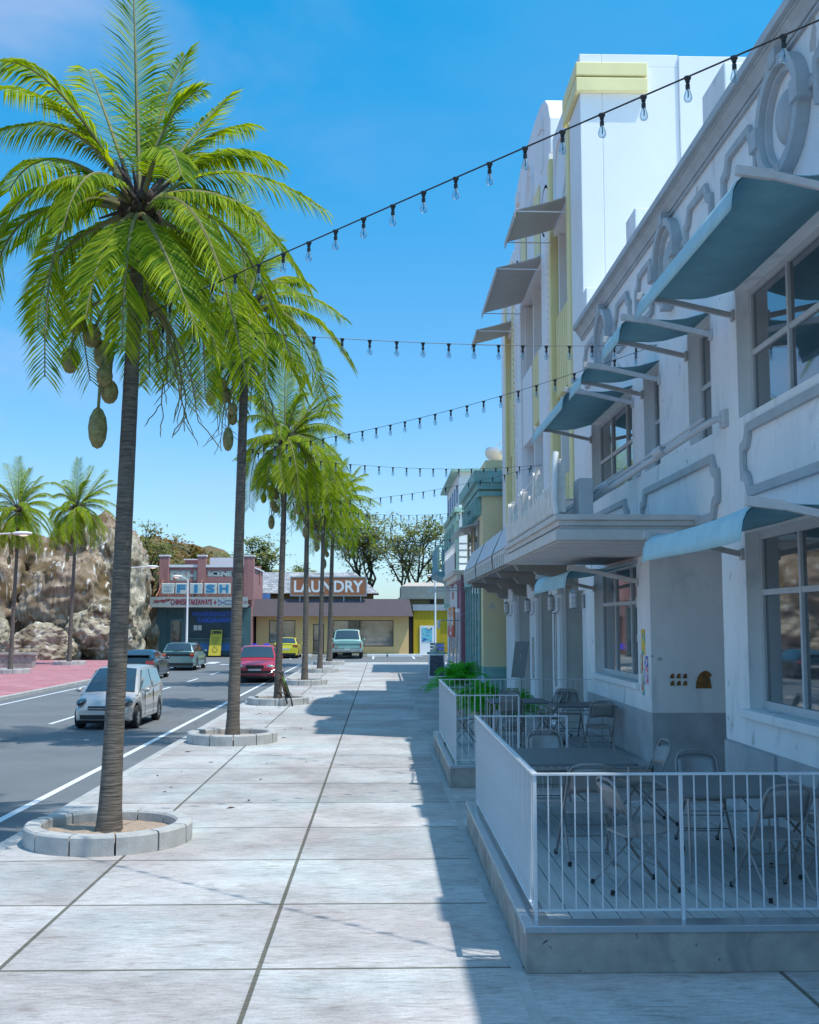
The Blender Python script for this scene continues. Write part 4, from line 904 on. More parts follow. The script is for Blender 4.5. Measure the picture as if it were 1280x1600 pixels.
# yellow shop
yw = thing('yellow_shop', 'mustard yellow single storey shop with a grey parapet and a white door', 'building', (5, 93, 0))
M_must = mat('mustard_cladding', (.42, .30, .005), .7, .10, 1.3, stretch=(5, 1, .4)); 
MB().box(2.6, 12, 93, 99, 0, 3.6).build('wall', M_must, yw); MB().box(2.55, 12, 92.85, 99, 3.6, 4.1).build('parapet', mat('parapet_grey', (.30, .35, .38), .8, .1), yw)
MB().box(2.26, 2.54, 93.3, 99, 0, 3.9).build('side_wall', M_dark, yw)
f = MB().box(3.12, 4.35, 92.9, 92.99, 0, 2.35).build('door', M_white, yw)
MB().box(3.3, 4.15, 92.87, 92.899, 1.05, 2.2).build('door_poster', mat('beach_poster', (.02, .14, .38), .5, col2=(.15, .5, .6), scale=1.6, stretch=(1, 1, 3), detail=3, lo=.45, hi=.5), f)
overlay(MT['beach_poster'], (.7, .55, .25), 2.5, .6, .66, detail=2)
tag(MB().box(5.6, 6.9, 92.6, 92.68, 3.65, 4.6).build('shop_sign', mat('sign_olive', (.40, .36, .08), .6, col2=(.1, .32, .4), scale=2, stretch=(1, 1, 2))), 'green and blue picture sign on the parapet of the yellow shop', 'sign')
gh = thing('grey_roof_building', 'low building with a plain grey green parapet behind the yellow shop', 'building', (5, 103, 0))
MB().box(1.76, 14, 101, 108, 0, 5.0).build('wall', mat('tan_wall', (.33, .29, .16), .8), gh)
MB().box(1.5, 14, 100.2, 108, 4.7, 4.85).box(1.7, 14, 100.4, 108, 4.85, 5.85).build('parapet', mat('grey_green', (.23, .25, .23), .8), gh); MB().add([(1.7, 100.4, 5.852), (14, 100.4, 5.852), (14, 104, 6.3), (2.4, 104, 6.3)], [(0, 1, 2, 3)]).build('roof', mat('tan_roof', (.50, .42, .36), .8), gh)
MB().box(4.3, 4.9, 100.9, 100.99, 4.3, 4.65).build('window', M_dark, gh)
# blue plastic chairs
M_blu = mat('blue_plastic', (.04, .05, .75), .35, .05)
def bchair(x, y, z, rz, label, first=[None]):
    if first[0] is None:
        t = thing('plastic_chair', label, 'chair', (0, 0, 0), 'bright blue plastic chairs')
        MB().sheet([[(.25 * u * (1 - .35 * v ** 6), -.22 - .06 * v + .04 * (1 - u * u), .43 + .42 * v - .05 * abs(u) ** 3 * v) for u in (-1 + .12 * v, -.6, 0, .6, 1 - .12 * v)] for v in (0, .3, .6, .85, 1)]).build('backrest', M_blu, t, solid=.015)
        MB().box(-.23, .23, -.22, .22, .42, .445).build('seat', M_blu, t, bevel=.01)
        for a, b in ((-1, -1), (1, -1), (-1, 1), (1, 1)): MB().tube([(a * .2, b * .19, .42), (a * .22, b * .22, 0)], .013, 6).build('leg', M_metal, t)
        first[0] = t; o = t
    else: o = dup(first[0])
    o.location = (x, y, z); o.rotation_euler = (0, 0, rz); o.scale = (1.35, 1.2, 1.08); tag(o, label, 'chair', 'bright blue plastic chairs')
for i, x in enumerate((-10.35, -9.35, -8.3)): bchair(x, 91.4, 0, PI, ('leftmost blue plastic chair outside the laundry, above the red car', 'blue plastic chair in the middle of the three outside the laundry', 'blue plastic chair under the left laundry window')[i])
bchair(4.75, 92.3, 0, PI, 'single blue plastic chair against the mustard yellow wall'); bchair(5.75, 92.3, 0, PI, 'blue plastic chair beside the pink shop corner, at the mustard wall end')
tag(MB().box(4.95, 6.4, 92.0, 92.5, .68, .72).tube([(5.1, 92.25, 0), (5.1, 92.25, .68)], .02).tube([(6.2, 92.25, 0), (6.2, 92.25, .68)], .02).build('wall_table', M_metal), 'narrow table at the mustard yellow wall between blue chairs', 'table')
# ================================================================ palms
def bez(p0, p1, p2, t): return p0 * (1 - t) ** 2 + p1 * 2 * t * (1 - t) + p2 * t * t
def frond(mb, rb, P0, M, P2, seed, nl=84, LL=.76, wd=.0112):
    rnd = random.Random(seed); P0 = Vector(P0); M = Vector(M); P2 = Vector(P2); P1 = 2 * M - (P0 + P2) / 2
    pts = [bez(P0, P1, P2, i / 14) for i in range(15)]
    rb.tube(pts, [.032 * (1 - i / 15) + .006 for i in range(15)], 5)
    length = sum((pts[i + 1] - pts[i]).length for i in range(14)); LLm = LL * min(1.1, .45 + length / 5.0)
    up = Vector((0, 0, 1))
    for i in range(nl):
        t = .17 + .83 * (i + .5) / nl
        p = bez(P0, P1, P2, t); T = (bez(P0, P1, P2, min(1, t + .01)) - bez(P0, P1, P2, t - .01)).normalized()
        side = T.cross(up)
        if side.length < .35: side = side + Vector((.5, .25, 0)) * (.6)
        side = (side - T * side.dot(T)).normalized(); nrm = side.cross(T).normalized()
        if nrm.z < 0: nrm = -nrm
        s_ = (t - .17) / .83
        L = LLm * (.42 + 1.0 * s_ - 1.08 * s_ * s_ if s_ < .999 else .3) * 1.25; L = max(L, .14)
        for q in (-1, 1):
            g = 1 - abs(T.z) ** 1.5
            d = (side * q * .74 + T * (.42 + .5 * s_) + nrm * .12 * (1 - g) + Vector((rnd.uniform(-.06, .06), rnd.uniform(-.06, .06), -.38 * g + rnd.uniform(-.06, .06)))).normalized()
            l = L * rnd.uniform(.86, 1.06); a = p; b = p + d * l * .5; d2 = (d + Vector((0, 0, -.22 - .45 * g - .15 * rnd.random()))).normalized(); c = b + d2 * l * .5
            wv = (T - d * T.dot(d)).normalized() * wd * (.8 + .3 * (1 - s_)); k = len(mb.v)
            tw = nrm * wd * rnd.uniform(-.5, 1.3)
            mb.v += [tuple(a - wv * .5), tuple(a + wv * .5), tuple(b - wv + tw), tuple(b + wv - tw), tuple(c)]
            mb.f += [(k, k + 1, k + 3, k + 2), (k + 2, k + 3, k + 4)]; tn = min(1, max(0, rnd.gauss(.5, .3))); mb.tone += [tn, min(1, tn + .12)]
FR = [((-0.1,0.1,1.55),(-0.22,0.3,3.09)),((0.12,0.5,1.39),(0.37,0.9,2.52)),((0.43,0.8,1.18),(0.91,1.3,2.11)),((0.57,1.0,1.3),(1.2,1.6,1.84)),((0.69,0.3,0.75),(1.31,0.5,0.95)),((-0.94,-0.3,1.34),(-1.64,-0.5,1.68)),((-1.09,0.4,1.42),(-2.1,0.9,2.02)),((-0.87,-0.2,0.92),(-1.94,-0.2,0.82)),((-0.53,-0.8,0.07),(-0.92,-1.2,-0.31)),((-0.35,-0.9,0.07),(-0.58,-1.4,-0.82)),((0.45,-0.9,0.4),(0.8,-1.5,-0.19)),((1.12,0.2,0.56),(2.36,0.3,0.09)),((1.2,-0.5,-0.08),(2.19,-0.8,-1.27)),((0.9,-0.9,-0.5),(1.57,-1.3,-2.58)),((1.1,0.3,-0.2),(1.94,0.5,-1.91)),((-1.41,0.2,-0.03),(-1.92,0.2,-1.06)),((-0.76,-0.6,-0.4),(-0.87,-0.9,-2.43)),((-0.92,0.9,-0.35),(-0.86,1.1,-2.04)),((0.12,-1.1,-0.93),(0.1,-1.2,-2.15)),((0.12,0.9,-0.43),(0.16,1.2,-2.05)),((0.54,0.8,-0.63),(0.72,1.0,-2.28)),((-0.38,1.0,-0.49),(-0.27,1.3,-2.03)),((-0.74,1.2,1.7),(-1.3,2.2,2.96)),((0.26,1.4,1.24),(0.63,2.6,1.75)),((-1.14,1.3,0.62),(-2.17,2.2,0.27)),((0.3,1.3,0.35),(0.85,2.3,-0.35)),((-0.26,1.5,1.46),(-0.44,2.7,2.71)),((-0.15,-1.0,-0.82),(-0.28,-1.4,-1.86)),((0.52,-1.1,-0.92),(1.02,-1.5,-2.03)),((-1.35,0.9,1.01),(-2.26,1.7,0.86)),((0.74,1.0,0.61),(1.55,1.9,0.2)),((0.56,-0.5,-0.8),(1.18,-0.8,-2.16)),((-0.48,-0.3,-0.74),(-0.7,-0.5,-2.1)),((0.81,0.7,-0.4),(1.55,1.1,-1.35)),((-1.06,-0.3,0.16),(-1.68,-0.4,-0.54)),((0.04,0.3,-0.71),(0.09,0.4,-2.14)),((0.71,-0.3,0.1),(1.54,-0.5,-0.22)),((-0.62,0.1,0.93),(-1.21,0.2,1.5)),((0.29,0.1,1.12),(0.72,0.2,1.69)),((0.88,0.6,0.99),(1.72,0.9,0.95)),((-1.15,0.5,-0.48),(-1.5,0.8,-1.44))]
def make_palm(H, lean, seed, r=.16, coco=True):
    t = thing('palm_tree', 'palm', 'palm tree')
    tk = MB(); pts = []; rs = []
    for i in range(40):
        u = i / 39; z = u * (H - .35); pts.append((lean * u, .03 * math.sin(u * 5 + seed), z))
        rr = (r * .80 - .045 * u + .055 * math.exp(-z / .35)); rr *= 1 + .018 * (i % 2); rs.append(rr)
    tk.tube(pts, rs, 18).build('trunk', M_bark, t, smooth=True, ang=60)
    lf = MB(); lf.tone = []; rb = MB(); C_ = Vector((lean, 0, H))
    for i, (m, p) in enumerate(FR):
        a = C_ + Vector(m); b = C_ + Vector(p)
        frond(lf, rb, C_ + (a - C_).normalized() * .1 + Vector((0, 0, -.05)), a, b, i * 7 + seed)
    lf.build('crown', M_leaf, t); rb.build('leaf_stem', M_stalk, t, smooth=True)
    hk = MB().sphere((lean, 0, H - .18), (.17, .17, .42), 12, 8); rnd = random.Random(seed)
    for i in range(34):
        a = rnd.uniform(0, 2 * PI); e = rnd.uniform(-.1, 1.2); d = Vector((math.cos(a) * math.cos(e), math.sin(a) * math.cos(e), math.sin(e)))
        hk.tube([C_ + Vector((0, 0, -.15)), C_ + d * .28, C_ + d * rnd.uniform(.45, .7) + Vector((0, 0, -.03))], [.045, .03, .012], 5)
    for i in range(14):
        a = rnd.uniform(0, 2 * PI); hk.sphere(C_ + Vector((math.cos(a) * .22, math.sin(a) * .22, rnd.uniform(-.15, .15))), (.07, .07, .09), 7, 5)
    hk.build('husk', M_husk, t, smooth=True)
    st = MB(); top = C_ + Vector((0, 0, -1.2))
    NUTS = [(-.71, -.2, -1.58, .15, .18), (-.54, -.1, -1.72, .15, .19), (-.42, .05, -1.92, .17, .22), (-.79, -.15, -2.05, .14, .21), (-.33, -.25, -2.27, .13, .17), (-.30, -.1, -2.44, .14, .19), (-.41, -.2, -2.92, .15, .32)]
    for x, y, z, r_, h_ in NUTS:
        r_ *= .8; h_ *= .82
        p = C_ + Vector((x, y, z)); st.tube([C_ + Vector((-.1, 0, -1.1)), C_ + Vector((x * .7, y, -1.35)), C_ + Vector((x * .95, y, (z - 1.3) / 2 - .12)), p + Vector((0, 0, h_ * .9))], [.03, .026, .022, .018], 6)
        o = MB().lathe([(0.001, -h_), (r_ * .5, -h_ * .88), (r_ * .88, -h_ * .5), (r_, 0), (r_ * .86, h_ * .5), (r_ * .5, h_ * .86), (.02, h_)], p, 14).build('coconut', M_nut, t, smooth=True)
    for i in range(8):   # dangling dry flower stalks
        a = rnd.uniform(-.5, 3.9); p = C_ + Vector((math.cos(a) * .12, math.sin(a) * .12, -1.1 - .3 * rnd.random())); pts = [p]; v = Vector((math.cos(a) * .10, math.sin(a) * .10, -.10))
        n = rnd.randint(8, 14)
        for j in range(n):
            p = p + v + Vector((rnd.uniform(-.035, .035), rnd.uniform(-.035, .035), 0)); v = v * .86 + Vector((0, 0, -.022)); pts.append(p)
            if j > 3 and rnd.random() < .55:
                q = p; qq = [q]; w_ = Vector((rnd.uniform(-.06, .06), rnd.uniform(-.06, .06), -.04))
                for _ in range(6): q = q + w_ + Vector((rnd.uniform(-.02, .02), rnd.uniform(-.02, .02), -.015)); qq.append(q)
                st.tube(qq, [.007] * 6 + [.003], 4)
        st.tube(pts, [.022 * (1 - .7 * j / n) for j in range(n + 1)], 5)
    st.build('fruit_stalk', M_stalk, t, smooth=True)
    return t
pA = make_palm(7.97, .20, 1); pB = make_palm(9.3, .18, 4)
PALMS = [(pA, -3.33, 14.05, 0, 1, 'nearest and largest palm tree with hanging green coconuts, in the first planter ring'), (pB, -3.33, 25.4, .35, 1.06, 'second palm tree along the kerb, just beyond the silver car'),
         (pB, -3.38, 37.0, -.5, .93, 'third palm tree along the kerb, with bicycles leaning on its trunk'), (pB, -3.33, 48.5, .9, 1.02, 'fourth palm tree along the kerb'),
         (pB, -3.3, 60.0, .2, 1.04, 'fifth palm tree along the kerb, trunk crossing the laundry window'), (pA, -3.33, 71.0, -.3, 1.25, 'farthest palm tree of the kerb row, directly left of the pickup truck'),
         (pB, -19.4, 59.5, .1, .92, 'palm tree on the pink plaza beside the stone bench'), (pB, -19.5, 71.0, -.6, 1.05, 'farther palm tree on the pink plaza before the big boulder'), (pB, -19.4, 48.2, 5.0, .95, 'plaza palm at the left picture edge, only leaf tips showing')]
used = set()
for i, (p, x, y, rz, sc_, lb) in enumerate(PALMS):
    if p.name in used: o = dup(p)
    else: o = p; used.add(p.name)
    o.location = (x, y, 0); o.rotation_euler = (0, 0, rz); o.scale = (sc_,) * 3
    tag(o, lb, 'palm tree', 'palm trees lining the street')
# planter rings
def make_ring():
    t = thing('tree_planter', 'ring', 'planter'); n = 12
    for i in range(n):
        a0 = 2 * PI * i / n + .012; a1 = 2 * PI * (i + 1) / n - .012; m_ = MB()
        for j in range(4):
            b0 = a0 + (a1 - a0) * j / 4; b1 = a0 + (a1 - a0) * (j + 1) / 4
            pr = [(.80, .001), (.80, .20), (.82, .225), (.98, .225), (1.0, .20), (1.0, .001)]
            k = len(m_.v)
            for b in (b0, b1):
                for r_, z in pr: m_.v.append((r_ * math.cos(b), r_ * math.sin(b), z))
            for q in range(5): m_.f.append((k + q, k + q + 1, k + 7 + q, k + 6 + q))
            m_.f.append((k + 5, k, k + 6, k + 11))
            if j == 0: m_.f.append(tuple(k + q for q in range(6)))
            if j == 3: m_.f.append(tuple(k + 6 + q for q in range(5, -1, -1)))
        m_.build('kerb_stone', M_kerb, t)
    rows = []
    for i in range(9):
        rr = .8 * i / 8; rows.append([(rr * math.cos(a * PI / 12), rr * math.sin(a * PI / 12), .10 + .025 * noise.noise((rr * 3, a, 2)) + .03 * (1 - i / 8)) for a in range(25)])
    MB().sheet(rows).build('soil', M_soil, t, smooth=True)
    return t
rg0 = make_ring(); nmn = ['nearest round concrete planter ring, around the largest palm', 'second round planter ring along the kerb, beside the silver car', 'round planter ring with bicycles resting on it', 'fourth round planter ring from the viewer', 'fifth round planter ring from the viewer, its right end below the laundry door', 'farthest planter ring of the kerb row, near the pickup truck', 'round planter ring on the pink plaza by the bench', 'round planter ring on the pink plaza below the boulders', 'round planter ring at the left picture edge of the plaza']
for i, P_ in enumerate(PALMS):
    o = rg0 if i == 0 else dup(rg0); o.location = (P_[1], P_[2] + .05, 0); o.rotation_euler = (0, 0, i * .37 + 1.35); tag(o, nmn[i], 'planter', 'round concrete planter rings')
# ================================================================ fern plants in pots
def fern(x, y, z, s, pot, label):
    t = thing('potted_fern', label, 'potted plant', (x, y, z), 'bright green ferns behind the farther deck'); rnd = random.Random(int(x * 100)); lf = MB()
    for i in range(64):
        a = rnd.uniform(0, 2 * PI); e = rnd.uniform(.15, 1.35); L = s * rnd.uniform(.55, 1.0)
        d = Vector((math.cos(a) * math.cos(e), math.sin(a) * math.cos(e), math.sin(e))); P0 = Vector((x, y, z + pot)); M = P0 + d * L * .62; P2 = M + Vector((d.x, d.y, d.z * .2 - .45)) * L * .5; P1 = 2 * M - (P0 + P2) / 2
        for j in range(16):
            u = .15 + .85 * j / 16; p = bez(P0, P1, P2, u); T = (bez(P0, P1, P2, u + .02) - p).normalized(); sd = T.cross(Vector((0, 0, 1)))
            if sd.length < .1: sd = Vector((1, 0, 0))
            sd.normalize(); l = s * .20 * math.sin(PI * (.15 + .8 * u))
            for q in (-1, 1):
                b = p + sd * q * l * .6 + T * l * .4; c = p + sd * q * l + T * l * .9 + Vector((0, 0, -.3 * l)); w_ = T * .014; k = len(lf.v)
                lf.v += [tuple(p - w_ * .4), tuple(p + w_ * .4), tuple(b - w_), tuple(b + w_), tuple(c)]; lf.f += [(k, k + 1, k + 3, k + 2), (k + 2, k + 3, k + 4)]
    lf.build('foliage', M_fern, t)
    MB().lathe([(0.001, 0), (.17, 0), (.25, pot - .04), (.27, pot - .04), (.27, pot), (.22, pot), (.2, pot - .06), (0.001, pot - .06)], (x, y, z), 20).build('pot', mat('pot_grey', (.45, .42, .38), .8, .15, 4), t, smooth=True)
fern(1.85, 27.2, 0, 1.05, 1.05, 'bright green fern in a tall pot, leftmost, behind the far deck corner')
fern(2.2, 24.75, 0, 1.0, .72, 'bright green fern in a pot just behind the railing of the farther deck')
fern(2.95, 25.1, 0, .85, .62, 'rightmost bright green fern, leaf tips showing above the tables')
# ================================================================ background trees
M_lf2 = leafmat('dry_leaf', (.10, .15, .045), (.32, .32, .13), .4, .6, .7); M_bk2 = mat('tree_bark', (.07, .055, .04), .95, .3, 3)
def tree(x, y, h, spread, seed, label, leaf=1., flat=.35, z0=-.2):
    t = thing('scrub_tree', label, 'tree', (x, y, z0), 'trees behind the far row of shops'); rnd = random.Random(seed); br = MB(); lf = MB()
    tips = []
    def grow(p, d, L, r, lv):
        n = 4; pts = [p]; q = p
        for i in range(n):
            d = (d + Vector((rnd.uniform(-.22, .22), rnd.uniform(-.22, .22), rnd.uniform(-.10, .14)))).normalized(); q = q + d * L / n; pts.append(q)
            if lv >= 2: tips.append(q)
        br.tube(pts, [r * (1 - .11 * i) for i in range(n + 1)], 6, cap=False)
        if lv >= 4: return
        for i in range(rnd.randint(2, 3) if lv else 4):
            a = rnd.uniform(0, 2 * PI); e = rnd.uniform(.25, .8); nd = (d * .65 + Vector((math.cos(a) * e * spread, math.sin(a) * e * spread, .28))).normalized()
            grow(pts[-1 - (i % 2)], nd, L * rnd.uniform(.62, .82), r * .58, lv + 1)
    grow(Vector((x, y, z0)), Vector((.05, 0, 1)), h * .34, h * .024, 0)
    top = max(q.z for q in tips)
    for q in tips:
        if rnd.random() > .5 * leaf: continue
        cl = rnd.uniform(.22, .5) * h / 10
        for i in range(24):
            c = q + Vector((rnd.gauss(0, cl), rnd.gauss(0, cl), rnd.gauss(0, cl * flat) + cl * .2)); a = Vector((rnd.uniform(-1, 1), rnd.uniform(-1, 1), rnd.uniform(-.4, .4))).normalized() * rnd.uniform(.10, .22)
            b = a.cross(Vector((rnd.uniform(-.5, .5), rnd.uniform(-.5, .5), 1))).normalized() * a.length * .6; k = len(lf.v)
            lf.v += [tuple(c - a), tuple(c + b), tuple(c + a), tuple(c - b)]; lf.f.append((k, k + 1, k + 2, k + 3))
    br.build('trunk', M_bk2, t, smooth=True)
    if leaf > .1: lf.build('crown', M_lf2, t)
tree(-1.8, 112, 15.5, 1.0, 11, 'tall open crowned tree above the right end of the laundry sign'); tree(2.6, 110, 13.8, 1.1, 23, 'broad open crowned tree right of the laundry sign, above the purple roof')
tree(-10.5, 112, 9.5, 1.1, 31, 'tree behind the shingle roof, left half of the laundry sign'); tree(-13.5, 108, 12, 1.0, 8, 'tree between the takeaway and the shingle roof'); tree(-23.0, 104, 13.5, 1.1, 41, 'thin leaning tree on the hill left of the takeaway pillars', .4)
tree(-19.0, 106, 8.5, 1.2, 52, 'small dark tree on the slope just above the takeaway roof', .5); tree(6.6, 112, 12, 1.2, 66, 'nearly bare tree right of the tall trees, beside the blue balcony', .12); tree(-6.5, 116, 9.5, 1.2, 71, 'tree whose crown shows over the middle of the laundry sign')
tree(10.5, 110, 8, 1.1, 77, 'tree low behind the grey parapet beside the pink shop')
# ================================================================ boulders
M_rk1 = mat('rock_pale', (.20, .15, .09), .9, col2=(.52, .46, .36), scale=1.1, bump=1., bscale=3.2, detail=14, dist=1.2)
overlay(M_rk1, (.10, .07, .035), .7, .50, .62, (1, 1, .7)); overlay(M_rk1, (.62, .58, .52), 1.6, .60, .68); overlay(M_rk1, (.035, .03, .025), 4.5, .63, .70)
M_rk2 = mat('rock_striped', (.15, .085, .045), .8, col2=(.50, .40, .30), scale=.5, bump=.9, bscale=2.0, detail=14, dist=2.6, stretch=(2.2, 1, .7))
overlay(M_rk2, (.13, .08, .03), .35, .44, .56); overlay(M_rk2, (.62, .57, .51), .8, .58, .68, (2, 1, .5), dist=2); overlay(M_rk2, (.04, .035, .03), 2.6, .64, .72, dist=2)
def rock(x, y, z, rx, ry, rz, seed, m, label, amp=.22, f=.9, sub=6):
    import bmesh
    bm = bmesh.new(); bmesh.ops.create_icosphere(bm, subdivisions=sub, radius=1)
    cuts = []; rnd = random.Random(seed)
    for i in range(9):
        v = Vector((rnd.gauss(0, 1), rnd.gauss(0, 1), rnd.gauss(0, .7))).normalized(); cuts.append((v, rnd.uniform(.68, .92)))
    mb = MB(); mn = 9
    for v in bm.verts:
        p = v.co.copy(); n_ = p.normalized()
        for cv, d in cuts:
            q = p.dot(cv)
            if q > d: p = p - cv * (q - d) * .85
        s = Vector((seed * 3.1, seed * 1.7, 0)); a = noise.fractal(n_ * f * 1.6 + s, 1, 2, 6) * amp + (1 - abs(noise.noise(n_ * f * 3 + s)) * 2) * amp * .35 + noise.fractal(n_ * 6 + s, 1, 2, 5) * amp * .30 - max(0, .12 - abs(noise.noise(n_ * 2.6 + s * 2))) * amp * 1.8
        p = p * (1 + a); mb.v.append((x + p.x * rx, y + p.y * ry, z + p.z * rz))
    for fc in bm.faces: mb.f.append(tuple(v.index for v in fc.verts))
    bm.free(); o = mb.build('boulder', m, smooth=True, ang=50); tag(o, label, 'boulder', 'boulders behind the plaza'); return o
rock(-27.8, 93, 3.6, 7.5, 6, 5.6, 1, M_rk2, 'huge left boulder with pale and red brown streaks behind the two plaza palms', .18)
rock(-23.0, 91, 4.6, 4.2, 4.5, 6.0, 2, M_rk2, 'tall striped brown boulder directly behind the nearest palm trunk', .2)
rock(-20.6, 87.5, 4.7, 2.6, 3, 4.6, 3, M_rk1, 'tall pale cream pitted boulder beside the takeaway shop', .2)
rock(-23.6, 86, 4.5, 3.9, 3, 3.6, 5, M_rk2, 'rounded brown and white boulder in the middle between the plaza palms', .14)
rock(-20.3, 83, 1.9, 2.7, 2.2, 2.3, 7, M_rk1, 'rough tan boulder low beside the right plaza palm', .22)
rock(-24.4, 80.6, .9, 2.5, 1.6, 1.5, 9, M_rk1, 'low pale boulder between the plaza palm trunks', .2)
rock(-28.2, 82, 1.6, 1.6, 1.5, 2.0, 12, M_rk1, 'medium boulder at the left picture edge above the stone bench', .2); rock(-28.6, 79, .8, 1.0, 1.0, 1.3, 14, M_rk1, 'small tan boulder at the far left beside the bench', .2, sub=4)
rock(-22.3, 81.2, .5, .9, .8, .9, 15, M_rk1, 'small brown boulder beside the right plaza palm trunk', .2, sub=4); rock(-34, 90, 4, 6, 5, 7.0, 17, M_rk2, 'big dark streaked boulder at the very left edge', .2)
rock(-18.9, 84.5, .8, 1.2, 1.2, 1.5, 21, M_rk1, 'small pale boulder behind the dark blue hatchback', .22, sub=4); rock(-25.2, 95, 7.0, 4.6, 4, 3.4, 25, M_rk1, 'upper boulder crowning the pile behind the palm crowns', .25)
rock(-18.9, 91.5, 1.4, 1.5, 1.5, 3.4, 31, M_rk2, 'dark brown boulder added to stand for the shadowy gap between the pale boulder and the takeaway wall', .22)  # added rock stands in for the shadowy gap beside the shop
sb = thing('stone_bench', 'long low stone bench wall on the pink plaza', 'bench', (-23, 68, 0)); MB().box(-30, -20.2, 66.2, 67.0, .72, .86).build('seat', M_conc, sb, bevel=.02); MB().box(-30, -20.35, 66.3, 66.9, 0, .72).build('base', M_conc, sb)

lv_ = MB(); rnd_ = random.Random(77)
for i in range(230):
    y = rnd_.uniform(16, 60); x = -4.5 - abs(rnd_.gauss(0, .16)) if rnd_.random() < .6 else -3.35 + rnd_.gauss(0, .8)
    if x > -4.42 and x < -4.3: continue
    z = .006 if x > -4.42 else -.114; a = rnd_.uniform(0, 6.28); l = rnd_.uniform(.03, .09); k = len(lv_.v)
    d = Vector((math.cos(a), math.sin(a), 0)) * l; e = Vector((-math.sin(a), math.cos(a), 0)) * l * .3; p = Vector((x, y, z))
    lv_.v += [tuple(p - d), tuple(p + e + Vector((0, 0, .012))), tuple(p + d), tuple(p - e)]; lv_.f.append((k, k + 1, k + 2, k + 3))
tag(lv_.build('fallen_leaves', mat('dry_litter', (.06, .035, .02), .9, .4, 8)), 'small dry brown leaves scattered along the kerb and around the palms', 'leaves', kind='stuff')
